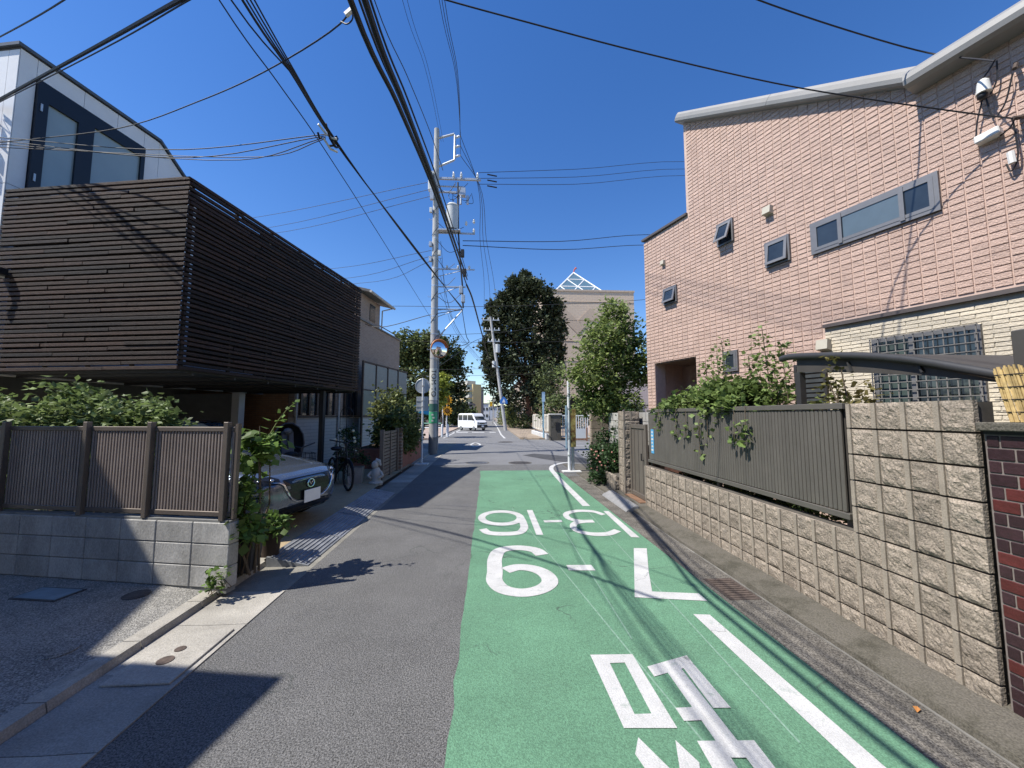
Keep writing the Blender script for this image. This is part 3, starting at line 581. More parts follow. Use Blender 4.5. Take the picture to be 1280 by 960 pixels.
bk = [('unseen tan rendered house added behind the red brick wall to block sky light', rect(4.6, 13, -11, .6), 7.2, (.34, .27, .21)), ('unseen grey house added down the street behind the driveway apron to block sky light', rect(-13, -3.6, -17, -7.5), 7.5, (.3, .3, .29)), ('unseen brown house added on the right, further back along the street, to block sky light', rect(3.6, 13, -22, -12), 7.8, (.28, .21, .16))]  # unseen houses added behind the camera to cut the sky's fill light
for lab, fp, h_, c_ in bk:
    t = thing('sky_blocker_house', lab, 'house', ((fp[0][0]+fp[1][0])/2, (fp[0][1]+fp[2][1])/2, 0)); obj('wall', MB().prism(fp, 0, h_-1.4), mat('render_%d' % int(h_*10), c_, .85, .06), t)
    x0_, x1_, y0_, y1_ = fp[0][0], fp[1][0], fp[0][1], fp[2][1]; xm_ = (x0_+x1_)/2; obj('roof', MB().extrude([(x0_-.3, y0_-.3, h_-1.4), (x1_+.3, y0_-.3, h_-1.4), (xm_, y0_-.3, h_)], (0, y1_-y0_+.6, 0)), MATS['roof_slate'], t)
    xs_ = x0_ if x0_ > 0 else x1_; sg_ = -1 if x0_ > 0 else 1
    for yy in np.arange(y0_+1.5, y1_-.8, 2.6):
        for zz in (1.5, 4.2): w_ = obj('window', MB().box((xs_+sg_*.01, yy, zz), (.06, 1.3, 1.1)), glass_dk, t); obj('window_frame', MB().box((xs_+sg_*.05, yy, zz), (.04, .05, 1.1)), steel, w_)
# --- car
TH = radians(14); ch = vec(cos(TH), -sin(TH), 0); cl = vec(sin(TH), cos(TH), 0); CF = vec(-2.55, 5.8, .093)
def cw(p): return CF+ch*p[0]+cl*p[1]+UP*p[2]
car = thing('car', 'silver-blue compact SUV parked nose-out under the louvred box', 'car', cw((-2.2, 0, 0)))
car_paint = mat('car_paint', (.15, .185, .24), .24, .03, 2, metal=.65, coat=1.0, spec=.6)
xs = [0.0, -.04, -.12, -.28, -.5, -.8, -1.15, -1.5, -2.2, -3.2, -3.9, -4.25, -4.36]
hw = [.42, .6, .72, .815, .87, .895, .9, .9, .9, .9, .88, .82, .6]
zt = [.70, .755, .80, .845, .885, .93, .975, 1.02, 1.04, 1.07, 1.06, 1.0, .9]
zb = [.36, .27, .23, .21, .2, .2, .2, .2, .2, .2, .22, .3, .4]
def section(x):
    X = -np.array(xs); w, t_, b_ = (float(np.interp(-x, X, q)) for q in (hw, zt, zb)); h = t_-b_
    return [(0, b_), (.75*w, b_), (.95*w, b_+.06*h), (w, b_+.25*h), (.985*w, b_+.45*h), (w, b_+.62*h), (.975*w, b_+.8*h), (.9*w, t_-.06*h), (.74*w, t_-.005*h), (.55*w, t_+.012), (.28*w, t_+.015), (0, t_+.02)]
xx = list(np.linspace(0, -.12, 7))+list(np.linspace(-.16, -1.5, 26))+list(np.linspace(-1.7, -4.36, 18)); body = MB(); rows = []
for x in xx:
    s_ = section(x); half = [np.array([x, y, z]) for y, z in s_]; rows.append(half+[np.array([x, -y, z]) for x, y, z in half[-2:0:-1]])
nr = len(rows[0])
# a slight roundness of the nose: pull the upper and lower rims back
for r_ in rows[:10]:
    for p in r_: p[0] -= .16*max(0, (p[2]-.66))**1.0+.35*max(0, .42-p[2])
body.v = [tuple(p) for r_ in rows for p in r_]
for i in range(len(rows)-1):
    for k in range(nr): body.f.append((i*nr+k, i*nr+(k+1) % nr, (i+1)*nr+(k+1) % nr, (i+1)*nr+k))
body.f += [tuple(range(nr)), tuple(range((len(rows)-1)*nr, len(rows)*nr))[::-1]]
bvh = BVHTree.FromPolygons([Vector(v) for v in body.v], body.f)
def to_car(mb): w = MB(); w.v = [tuple(cw(v)) for v in mb.v]; w.f = mb.f; return w
cb_ = obj('body', to_car(body), car_paint, car, smooth=True)
def on_nose(y, z, off=.006):
    h = bvh.ray_cast(Vector((1, y, z)), Vector((-1, 0, 0)))
    if h[0] is None: return np.array([-.5, y, z])
    n = h[1] if h[1].x > 0 else -h[1]; return np.array(h[0]+n*off)
def nose_patch(rows_, off=.006, n=13):
    mb = MB(); R = []
    for z, a, b in rows_:
        for y in np.linspace(a, b, n): R.append(on_nose(y, z, off))
    mb.v = [tuple(p) for p in R]
    for i in range(len(rows_)-1):
        for k in range(n-1): mb.f.append((i*n+k, i*n+k+1, (i+1)*n+k+1, (i+1)*n+k))
    return to_car(mb)
gl_black = mat('gloss_black', (.012, .012, .014), .25, .1)
chrome = mat('chrome', (.75, .76, .78), .12, .03, metal=1)
obj('grille', nose_patch([(.745, -.47, .47), (.68, -.455, .455), (.6, -.42, .42), (.52, -.36, .36), (.46, -.27, .27), (.44, -.2, .2)]), gl_black, cb_)
obj('lower_intake', nose_patch([(.385, -.5, .5), (.35, -.58, .58), (.31, -.62, .62), (.285, -.55, .55)]), gl_black, cb_)
obj('lip', nose_patch([(.275, -.6, .6), (.255, -.6, .6), (.235, -.6, .6)], .012), black, cb_)
for s in (-1, 1):
    wing = [on_nose(s*y, z, .016) for y, z in [(.62, .73), (.54, .715), (.48, .68), (.455, .62), (.41, .54), (.35, .475), (.27, .435), (.15, .42), (.0, .415)]]
    obj('chrome_wing', MB().tube([cw(p) for p in wing], [.003, .008, .014, .015, .011, .009, .008, .007, .007], 8), chrome, cb_, smooth=True)
    y0, y1 = (.5, .84) if s > 0 else (-.84, -.5)
    hl = obj('headlight', nose_patch([(.795, *((.56, .86) if s > 0 else (-.86, -.56))), (.76, y0, y1), (.725, *((.52, .82) if s > 0 else (-.82, -.52))), (.70, *((.56, .8) if s > 0 else (-.8, -.56)))], .008), gl_black, car)
    for y, r in ((.6, .03), (.70, .026)): p = on_nose(s*y, .752, .012); obj('lens', MB().sphere(cw(p), (r, r, r*.7), 10, 6), mat('lens', (.5, .52, .55), .1, .05, metal=.8), hl, smooth=True)
pl_ = on_nose(0, .46, .03); obj('number_plate', MB().box(cw((pl_[0]+.005, .02, .47)), (.012, .33, .17), (ch, cl, UP)), mat('plate_white', (.85, .85, .85), .5, .02), car, bevel=.003)
em = on_nose(0, .64, .02)
obj('emblem', to_car(MB().tube([em+np.array([0, .068*cos(t), .055*sin(t)]) for t in np.linspace(0, 2*pi, 21)], .008, 6).tube([em+np.array([0, y, z]) for y, z in [(-.065, .01), (-.04, .022), (-.02, .012), (0, -.018), (.02, .012), (.04, .022), (.065, .01)]], .006, 6)), chrome, cb_, smooth=True)
for s in (-1, 1): hood = MB().tube([cw((x, s*y, float(np.interp(-x, -np.array(xs), zt))+.012)) for x, y in [(-.3, .42), (-.7, .5), (-1.1, .56), (-1.45, .6)]], .006, 5); obj('hood_crease', hood, car_paint, cb_, smooth=True)
gh = MB(); gx = [(-1.42, .72, 1.03), (-1.75, .66, 1.28), (-2.15, .6, 1.48), (-2.8, .58, 1.53), (-3.5, .57, 1.5), (-4.0, .6, 1.3), (-4.25, .66, 1.05)]
V = []
for x, w, z in gx: V += [(x, -.8, 1.0), (x, -w-.04, z-.04), (x, -w+.1, z), (x, w-.1, z), (x, w+.04, z-.04), (x, .8, 1.0)]
gh.v = V
for i in range(len(gx)-1):
    for k in range(5): gh.f.append((i*6+k, i*6+k+1, (i+1)*6+k+1, (i+1)*6+k))
obj('windscreen_and_windows', to_car(gh), glass_dk, car, smooth=True)
ro = MB(); ro.v = [(x, y, z+.012) for x, w, z in gx[2:6] for y in (-w, w)]; ro.f = [(2*i, 2*i+1, 2*i+3, 2*i+2) for i in range(3)]; obj('roof', to_car(ro), car_paint, car)
for x in (-.82, -3.45):
    for s in (-1, 1):
        w_ = obj('wheel', MB().torus(cw((x, s*.8, .33)), .255, .085, (ch, UP, cl), 24, 8), mat('tyre', (.02, .02, .02), .85), car, smooth=True)
        obj('rim', MB().disc(cw((x, s*.86, .33)), .2, (ch, UP, cl), .02, 20), mat('rim', (.35, .36, .38), .35, metal=.8), w_)
        obj('wheel_arch', MB().tube([cw((x+.4*cos(t), s*.892, .33+.4*sin(t))) for t in np.linspace(-.1, pi+.1, 15)], .035, 6), black, car)
for s in (-1, 1): obj('door_mirror', MB().sphere(cw((-1.75, s*1.0, 1.12)), (.1, .1, .08), 12, 8), car_paint, car, smooth=True)

# --- bicycles
def bicycle(label, pos, ang, child):
    t = thing('bicycle', label, 'bicycle', pos); d = vec(cos(ang), sin(ang), 0); sd = vec(-sin(ang), cos(ang), 0); p = lambda x, z, y=0: np.array(pos, float)+d*x+sd*y+UP*z
    fm = mat('bike_frame', (.02, .02, .025), .4, .1, metal=.3)
    for x in (0, 1.08):
        w = obj('wheel', MB().torus(p(x, .31), .29, .027, (d, UP, sd), 28, 6), mat('tyre', (.02, .02, .02), .85), t, smooth=True)
        sk = MB()
        for i in range(14): sk.tube([p(x, .31), p(x+.28*cos(i*2*pi/14), .31+.28*sin(i*2*pi/14))], .0025, 4)
        obj('spoke', sk, steel, w)
    fr_ = MB()
    for a, b in [((0, .31), (.38, .3)), ((.38, .3), (.95, .66)), ((.38, .3), (.28, .78)), ((.3, .62), (.93, .72)), ((0, .31), (.3, .62)), ((.92, .85), (1.08, .31))]: fr_.tube([p(*a), p(*b)], .018, 7)
    obj('frame', fr_, fm, t)
    obj('saddle', MB().sphere(p(.24, .84), (.13, .1, .05), 12, 8), black, t, smooth=True)
    hb = MB().tube([p(.7, 1.07, -.29), p(.78, 1.05, -.2), p(.9, 1.0, 0), p(.78, 1.05, .2), p(.7, 1.07, .29)], .013, 7).tube([p(.92, .85), p(.9, 1.0)], .015, 7); obj('handlebar', hb, black, t)
    bk = MB()
    for z in (.72, .82, .92):
        bk.tube([p(1.0, z, -.15), p(1.26, z, -.15), p(1.26, z, .15), p(1.0, z, .15), p(1.0, z, -.15)], .006, 5)
    for y in (-.15, -.05, .05, .15): bk.tube([p(1.26, .72, y), p(1.26, .92, y)], .005, 5); bk.tube([p(1.0, .72, y), p(1.0, .92, y)], .005, 5)
    for x in (1.08, 1.17): bk.tube([p(x, .72, -.15), p(x, .92, -.15)], .005, 5); bk.tube([p(x, .72, .15), p(x, .92, .15)], .005, 5)
    obj('basket', bk, black, t); obj('mudguard', MB().tube([p(1.08+.34*cos(q), .31+.34*sin(q)) for q in np.linspace(.2, 2.6, 12)], .02, 6), fm, t)
    obj('stand', MB().tube([p(.02, .3, .05), p(-.06, .0, .16)], .01, 6), steel, t)
    if child:
        sh = MB(); n = 14; m_ = 8; c = p(-.02, 1.05)
        for i in range(m_+1):
            for k in range(n):
                q = i/m_; an = 2*pi*k/n; r_ = sin(q*pi*.5); yy = .30*r_*cos(an); zz = .42*r_*sin(an)*(1 if sin(an) > 0 else .95); sh.v.append(tuple(c+sd*yy+UP*(zz-.02)-d*(.22*cos(q*pi/2))))
        for i in range(m_):
            for k in range(n): sh.f.append((i*n+k, i*n+(k+1) % n, (i+1)*n+(k+1) % n, (i+1)*n+k))
        cs = obj('child_seat_hood', sh, black, t, smooth=True); obj('rim', MB().tube([np.array(v) for v in sh.v[-n:]]+[np.array(sh.v[-n])], .015, 6), mat('hood_rim', (.06, .06, .07), .4), cs)
        obj('seat_cushion', MB().extrude([p(-.05, .82, -.12), p(-.05, .82, .12), p(-.14, 1.28, .11), p(-.14, 1.28, -.11)], d*.05), mat('cushion', (.12, .125, .14), .9), t, bevel=.015)
        obj('head_pad', MB().sphere(p(-.07, 1.28), (.07, .13, .07), 12, 8), MATS['cushion'], t, smooth=True); obj('strap', MB().box(p(-.03, 1.05), (.02, .03, .3), (d, sd, UP)), black, t)
    return t
b0 = G(433, 613, .093); bicycle('black bicycle parked nose-out beside the carport post', (b0[0]-.62, b0[1]+.8, .093), radians(-52), False)
bicycle('bicycle with a hooded black child seat standing behind the car', (-4.05, 8.15, .093), radians(-50), True)
# ================================================================== LEFT, FURTHER ON
def brick_tex(name, c1, c2, mortar, scale=1, w=.22, h=.06, rough=.85, msize=.006, axis=None):
    """brickwork for walls too far off to pick the bricks apart; axis = horizontal direction of the wall"""
    if name in MATS: return MATS[name]
    m = bpy.data.materials.new(name); m.use_nodes = True; MATS[name] = m; N = m.node_tree.nodes; L = m.node_tree.links; b = N['Principled BSDF']; b.inputs['Roughness'].default_value = rough
    g = N.new('ShaderNodeNewGeometry'); dt = N.new('ShaderNodeVectorMath'); dt.operation = 'DOT_PRODUCT'; dt.inputs[1].default_value = axis if axis is not None else (0, 1, 0); L.new(g.outputs['Position'], dt.inputs[0])
    sx = N.new('ShaderNodeSeparateXYZ'); L.new(g.outputs['Position'], sx.inputs[0]); cb = N.new('ShaderNodeCombineXYZ'); L.new(dt.outputs['Value'], cb.inputs[0]); L.new(sx.outputs['Z'], cb.inputs[1])
    br = N.new('ShaderNodeTexBrick'); L.new(cb.outputs[0], br.inputs['Vector']); br.inputs['Scale'].default_value = 1; br.inputs['Brick Width'].default_value = w; br.inputs['Row Height'].default_value = h; br.inputs['Mortar Size'].default_value = msize
    br.inputs['Color1'].default_value = (*c1, 1); br.inputs['Color2'].default_value = (*c2, 1); br.inputs['Mortar'].default_value = (*mortar, 1); L.new(br.outputs['Color'], b.inputs['Base Color'])
    bp = N.new('ShaderNodeBump'); bp.inputs['Strength'].default_value = .6; bp.inputs['Distance'].default_value = .01; bp.invert = True; L.new(br.outputs['Fac'], bp.inputs['Height']); L.new(bp.outputs[0], b.inputs['Normal'])
    return m
NB = vec(-6.3, 12.95, 0); an = radians(7); N1 = vec(sin(an), cos(an), 0); N2 = vec(cos(an), -sin(an), 0)
bh = thing('brick_house', 'brown brick-clad house with a parapet and timber windows beyond the carport', 'house', NB+N1*4-N2*3)
def nb(s, z, n=0): return NB+N1*s+N2*n+UP*z
brk = brick_tex('brown_brick', (.3, .215, .165), (.36, .265, .205), (.4, .33, .28), w=.23, h=.075, axis=tuple(N1))
brk2 = brick_tex('orange_brick', (.3, .15, .07), (.36, .2, .1), (.2, .12, .07), w=.22, h=.07, axis=tuple(N2))
sid = brick_tex('cream_siding', (.5, .46, .4), (.53, .49, .43), (.3, .28, .24), w=.9, h=.12, axis=tuple(N1))
obj('lower_wall', MB().extrude([nb(0, 0), nb(9.6, 0), nb(9.6, 1.63), nb(0, 1.63)], -N2*6), sid, bh)
obj('upper_wall', MB().extrude([nb(.02, 1.635, -.02), nb(9.58, 1.635, -.02), nb(9.58, 6.0, -.02), nb(.02, 6.0, -.02)], -N2*6), brk, bh)
obj('near_wall', MB().extrude([nb(-.03, .05, -.2), nb(-.03, .05, -4), nb(-.03, 5.9, -4), nb(-.03, 5.9, -.2)], N1*.02), brk2, bh)
obj('parapet_cap', MB().box(nb(4.8, 6.03, -.05), (.22, 9.7, .06), (N2, N1, UP)), mat('cap_grey', (.2, .19, .18), .6), bh)
obj('sill_band', MB().box(nb(4.8, 1.645, .02), (.06, 9.6, .05), (N2, N1, UP)), mat('timber_brown', (.07, .045, .032), .6, .2, 10), bh)
for a, b in [(.25, 1.3), (1.45, 2.5), (3.2, 4.3)]:
    w_ = obj('window', MB().extrude([nb(a, 1.7, -.01), nb(b, 1.7, -.01), nb(b, 2.95, -.01), nb(a, 2.95, -.01)], N2*.02), glass_dk, bh); f_ = MB()
    for q in ((a, a+.1), ((a+b)/2-.05, (a+b)/2+.05), (b-.1, b)): f_.extrude([nb(q[0], 1.7, .012), nb(q[1], 1.7, .012), nb(q[1], 2.95, .012), nb(q[0], 2.95, .012)], N2*.05)
    obj('window_frame', f_, MATS['timber_brown'], w_)
for s in (.02, 2.75): obj('downpipe', MB().cyl(nb(s, 0, .05)[:2], .04, .05, 3.2, 10), mat('pipe_cream', (.5, .47, .42), .6), bh, smooth=True)
# set-back upper storey
obj('attic_wall', MB().extrude([nb(4.6, 6.06, -.16), nb(6.98, 6.06, -.16), nb(6.98, 7.36, -.16), nb(4.6, 7.36, -.16)], -N2*4.5), brk, bh)
aw = obj('window', MB().extrude([nb(5.75, 6.3, -.15), nb(6.35, 6.3, -.15), nb(6.35, 7.1, -.15), nb(5.75, 7.1, -.15)], N2*.02), glass_dk, bh)
obj('window_frame', MB().bar(nb(5.75, 6.3, -.12), nb(5.75, 7.1, -.12), .06, .06).bar(nb(6.35, 6.3, -.12), nb(6.35, 7.1, -.12), .06, .06).bar(nb(6.05, 6.3, -.12), nb(6.05, 7.1, -.12), .05, .05), wp, aw)
ro_ = obj('roof', MB().extrude([nb(4.7, 7.34, .3), nb(4.7, 8.0, -2.4), nb(4.7, 8.12, -2.4), nb(4.7, 7.46, .3)], N1*2.9), mat('roof_tile', (.12, .11, .1), .7), bh)
obj('gutter', MB().tube([nb(4.65, 7.36, .36), nb(7.65, 7.36, .36)], .06, 8), MATS['pipe_cream'], ro_); obj('downpipe', MB().tube([nb(7.5, 7.34, .36), nb(7.1, 7.1, -.08), nb(7.05, 6.1, -.08)], .035, 7), MATS['pipe_cream'], ro_)
obj('balcony_rail', MB().tube([nb(7.0, 6.35, -.25), nb(9.5, 6.35, -.25)], .025, 6).tube([nb(9.4, 6.0, -.25), nb(9.4, 6.35, -.25)], .02, 6), black, bh)
# glazed terrace screen
ts = thing('terrace_screen', 'tall screen of translucent ribbed panels between brown posts by the brick house', 'screen', (-4.8, 18.5, 0))
T0 = vec(-5.25, 16.4, 0); T1 = vec(-4.3, 20.6, 0); TD = (T1-T0)/np.linalg.norm(T1-T0); TN = vec(TD[1], -TD[0], 0); tl = np.linalg.norm(T1-T0)
frost = mat('ribbed_panel', (.22, .225, .21), .35, .08, 5, spec=.5); frost2 = mat('ribbed_panel_green', (.13, .18, .155), .35, .08, 5, spec=.5)
for i in range(4):
    a, b = tl*i/4, tl*(i+1)/4
    obj('post', MB().box(T0+TD*a+UP*2.0, (.07, .07, 4.0), (TD, TN, UP)), MATS['timber_brown'], ts)
    for z0, z1, m_ in ((1.7, 2.75, frost2), (2.8, 3.9, frost)):
        p_ = obj('panel', MB().box(T0+TD*(a+b)/2+UP*(z0+z1)/2, (b-a-.08, .01, z1-z0), (TD, TN, UP)), m_, ts); rb = MB()
        for z in np.arange(z0+.06, z1, .12): rb.box(T0+TD*(a+b)/2+TN*.008+UP*z, (b-a-.08, .012, .012), (TD, TN, UP))
        obj('rib', rb, m_, p_)
obj('top_rail', MB().bar(T0+UP*3.96, T1+UP*3.96, .06, .06), MATS['timber_brown'], ts); obj('mid_rail', MB().bar(T0+UP*1.66, T1+UP*1.66, .06, .06), MATS['timber_brown'], ts)
obj('base_wall', MB().extrude([T0, T1, T1+UP*1.6, T0+UP*1.6], -TN*.12), sid, ts)
# garden gate, brick post, planter wall with hedge
XL = -2.66
gt = thing('garden_gate', 'narrow timber-brown slatted garden gate beside a brick post', 'gate', (XL, 10.7, .05))
gm = mat('gate_brown', (.17, .13, .1), .6, .15, 8, obj_var=.1)
for y in (9.95, 11.55): obj('gate_post', MB().box((XL, y, .68), (.09, .09, 1.3)), gm, gt)
for y in (10.78,): obj('gate_stile', MB().box((XL, y, .68), (.05, .06, 1.2)), gm, gt)
for i in range(13): obj('slat', MB().box((XL-.01, 10.75, .16+i*.09), (.02, 1.5, .07)), gm, gt)
bp_ = thing('brick_post', 'slim brick gatepost with pale joints next to the brown garden gate', 'post', (XL, 11.8, .02)); rb_ = mat('post_brick', (.24, .15, .11), .85, .2, 20, obj_var=.25)
obj('mortar_core', MB().box((XL, 11.8, .68), (.19, .19, 1.32)), concrete, bp_); me_ = mesh_of('brick', MB().box((0, 0, 0), (.21, .21, .075)), bevel=.005)
for i in range(14): piece('brick', me_, rb_, bp_, (XL, 11.8, .07+i*.0935), np.eye(3))
pw = thing('planter_wall', 'low red-brown rendered planter wall below the hedge', 'planter', (XL, 13.9, 0))
obj('wall', MB().prism([(XL+.05, 11.95), (XL+.02, 15.7), (XL-1.4, 15.7), (XL-1.4, 11.95)], 0, .69), mat('red_render', (.3, .115, .075), .9, .15, 4, bump=.3, fine=.1), pw, bevel=.01)
obj('soil', sheet([(XL-.1, 12.05), (XL-.12, 15.6), (XL-1.3, 15.6), (XL-1.3, 12.05)], .694), mat('soil', (.05, .035, .025), 1), pw)
hedge_m = leafmat('hedge_leaf', (.1, .14, .045), .6, .3, (.17, .18, .055))
shrub('hedge', 'loose yellow-green hedge spilling over the red-brown planter wall', 'hedge', (-3.2, 13.6, .69),
      [((-3.05, 12.9, 1.2), (.55, .9, .6), 90, 34, .09), ((-3.1, 14.2, 1.45), (.55, .95, .75), 110, 34, .09), ((-3.3, 15.0, 1.2), (.6, .7, .6), 80, 34, .09), ((-3.4, 13.4, 1.9), (.5, .8, .55), 60, 30, .1), ((-2.75, 13.2, .95), (.3, 1.0, .4), 70, 30, .09), ((-2.85, 12.2, 1.35), (.35, .5, .5), 50, 30, .09)], hedge_m, .11, stems=14)
# rose on a trellis, pots, statue
tr = thing('trellis', 'black arched metal trellis carrying a white rose', 'trellis', (-3.55, 9.9, .05))
for dx in (-.16, 0, .16): obj('upright', MB().tube([(-3.55+dx, 9.95, .05), (-3.55+dx, 9.95, 1.7+(.12 if dx == 0 else 0))], .008, 6), black, tr)
obj('arch', MB().tube([(-3.55+.16*cos(t), 9.95, 1.7+.2*sin(t)) for t in np.linspace(0, pi, 11)], .008, 6), black, tr)
for z in (.5, .9, 1.3, 1.65): obj('crossbar', MB().tube([(-3.71, 9.95, z), (-3.39, 9.95, z)], .006, 5), black, tr)
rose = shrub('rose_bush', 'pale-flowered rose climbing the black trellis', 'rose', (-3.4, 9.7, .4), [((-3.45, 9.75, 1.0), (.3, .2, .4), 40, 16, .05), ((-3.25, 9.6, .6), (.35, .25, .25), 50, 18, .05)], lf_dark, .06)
fl = MB()
for _ in range(14):
    c = (-3.45+random.uniform(-.3, .3), 9.6+random.uniform(-.1, .1), random.uniform(.75, 1.4)); fl.sphere(c, .03+.012*random.random(), 8, 5)
obj('blossom', fl, mat('rose_cream', (.6, .58, .42), .7, .1), rose)
pot('stone_pot', 'grey square stone pot beside the white statue', (-3.15, 9.55, .05), .34, .42, mat('stone_pot', (.3, .29, .27), .9, .15, bump=.3))
sc = G(470, 607, .03); stt = thing('garden_statue', 'small white stone garden statue by the kerb of the carport', 'statue', (*sc[:2], .05)); sm_ = mat('statue_white', (.5, .48, .43), .85, .12, 12, bump=.3)
ps = [(.15, 0), (.16, .06), (.11, .09), (.1, .16), (.12, .24), (.11, .32), (.08, .38), (.06, .41)]; n = 16; mb = MB()
for i, (r, z) in enumerate(ps): mb.v += [(sc[0]+r*cos(2*pi*k/n)*(1.0+.08*sin(5*k)), sc[1]+r*sin(2*pi*k/n), .05+z) for k in range(n)]
for i in range(len(ps)-1): mb.f += [(i*n+k, i*n+(k+1) % n, (i+1)*n+(k+1) % n, (i+1)*n+k) for k in range(n)]
mb.f.append(tuple(range(n))[::-1]); obj('body', mb, sm_, stt, smooth=True)
obj('head', MB().sphere((sc[0]-.03, sc[1]-.02, .05+.47), (.085, .08, .105), 14, 10).tube([(sc[0]-.02, sc[1], .62), (sc[0]+.06, sc[1], .6), (sc[0]+.1, sc[1], .5)], [.06, .05, .02], 8), sm_, stt, smooth=True)
for s in (-1, 1): obj('arm', MB().tube([(sc[0]+s*.1, sc[1]-.02, .36), (sc[0]+s*.17, sc[1]-.08, .27), (sc[0]+s*.09, sc[1]-.12, .22)], [.04, .035, .03], 8), sm_, stt, smooth=True)

# --- left road sign (seen from behind)
sg = G(527, 581); sp_ = thing('road_sign', 'road sign on a white post seen from behind, round plate over square plate', 'sign', (sg[0], sg[1], 0))
wm = mat('white_post', (.68, .7, .72), .5, .06)
obj('post', MB().cyl(sg[:2], .032, .03, 3.0, 12), wm, sp_, smooth=True); obj('base_plate', MB().box((sg[0], sg[1]-.02, .028), (.45, .38, .05)), mat('base_concrete', (.62, .62, .6), .8, .08), sp_, bevel=.008)
bk_ = mat('sign_back', (.5, .52, .54), .45, .08, metal=.5); XY = (vec(1, 0, 0), vec(0, 0, 1), vec(0, 1, 0))
s1 = obj('round_plate', MB().disc((sg[0]-.02, sg[1]+.045, 2.72), .26, XY, .012, 28), bk_, sp_); obj('rim', MB().torus((sg[0]-.02, sg[1]+.045, 2.72), .255, .012, XY, 28, 6), bk_, s1)
s2 = obj('square_plate', MB().box((sg[0]-.02, sg[1]+.05, 2.1), (.42, .012, .5)), bk_, sp_); obj('rib', MB().box((sg[0]-.02, sg[1]+.038, 2.2), (.42, .012, .03)).box((sg[0]-.02, sg[1]+.038, 2.0), (.42, .012, .03)), bk_, s2)
for z in (2.72, 2.2, 2.0): obj('clamp', MB().cyl(sg[:2], .04, z-.02, z+.02, 12), steel, sp_)
# notices wrapped round the sign post
obj('notice', MB().cyl(sg[:2], .036, .9, 1.5, 12), mat('notice_white', (.75, .75, .73), .6, .15, 25), sp_)

# --- utility pole
PX, PY = -2.39, 17.08
up_ = thing('utility_pole', 'tall grey concrete utility pole with transformer, brackets and advertising wrap', 'utility pole', (PX, PY, 0))
pc = mat('pole_concrete', (.42, .42, .41), .85, .1, 3, fine=.08, col3=(.28, .275, .265), c3scale=1.5)
obj('shaft', MB().tube([(PX, PY, -.1), (PX-.03, PY, 7), (PX-.06, PY, 15.0)], [.19, .155, .115], 20), pc, up_, smooth=True)
obj('protector', MB().cyl((PX, PY), .196, .0, .75, 20), mat('protector_grey', (.16, .165, .17), .7, .1), up_, smooth=True)
def pzx(z): return PX-.06*z/15
for i in range(17):
    z = 2.2+i*.6; s = 1 if i % 2 else -1
    obj('step_bolt', MB().tube([(pzx(z)+s*.13, PY, z), (pzx(z)+s*.3, PY, z), (pzx(z)+s*.3, PY, z+.06)], .01, 5), steel, up_)
for z in (3.3, 4.2, 5.3, 6.1, 6.45, 7.5, 8.3, 9.7, 11.9, 12.7, 13.4, 14.7): obj('band', MB().cyl((pzx(z), PY), .2-.006*z, z-.03, z+.03, 20), steel, up_, smooth=True)
aw_ = obj('advert_wrap', MB().tube([(PX-.006, PY, 2.35), (PX-.013, PY, 3.75)], [.189, .183], 20, False), mat('advert_white', (.62, .62, .56), .6, .06), up_, smooth=True)
obj('notice_panel', MB().tube([(PX-.004, PY, 1.88), (PX-.005, PY, 2.2)], [.193, .192], 20, False), mat('panel_teal', (.05, .14, .11), .6, .1), up_, smooth=True)
obj('notice_panel', MB().tube([(PX-.003, PY, 1.35), (PX-.004, PY, 1.85)], [.1935, .193], 20, False), mat('panel_green', (.08, .4, .2), .6, .1), up_, smooth=True)
def text_mesh(txt, size, m, parent, origin, xax, yax, depth=.004, name='lettering', align='CENTER'):
    cu = bpy.data.curves.new('t', 'FONT'); cu.body = txt; cu.size = size; cu.align_x = align; cu.align_y = 'CENTER'; cu.extrude = depth/2
    to = bpy.data.objects.new('t', cu); COL.objects.link(to); dg = bpy.context.evaluated_depsgraph_get(); dg.update()
    me = bpy.data.meshes.new_from_object(to.evaluated_get(dg)); bpy.data.objects.remove(to)
    z = np.cross(xax, yax); o_ = np.array(origin, float); mb = MB(); mb.v = [tuple(o_+np.array(xax)*v.co.x+np.array(yax)*v.co.y+z*v.co.z) for v in me.vertices]; mb.f = [tuple(p.vertices) for p in me.polygons]
    bpy.data.meshes.remove(me); return obj(name, mb, m, parent)
def wrap_text(txt, size, m, parent, cx, cy, r, zc, ang0):
    o = text_mesh(txt, size, m, parent, (0, 0, 0), vec(0, 0, -1), vec(1, 0, 0), .002); off = np.array(wpos(parent))
    for v in o.data.vertices:
        w = np.array(v.co)+off; a = ang0+w[0]/r; v.co = Vector((cx+(r+.004)*cos(a), cy+(r+.004)*sin(a), zc+w[2]))-Vector(off)
wrap_text('TOM TO', .31, mat('ink_black', (.02, .02, .02), .6), aw_, PX-.01, PY, .2, 3.1, -pi/2+.1)
for i in range(3): obj('printed_mark', MB().box((PX-.02+.05*(i % 2), PY-.196, 1.72-i*.13), (.09, .004, .07)), MATS['ink_white'] if 'ink_white' in MATS else mat('ink_white', (.6, .62, .6), .6), up_)
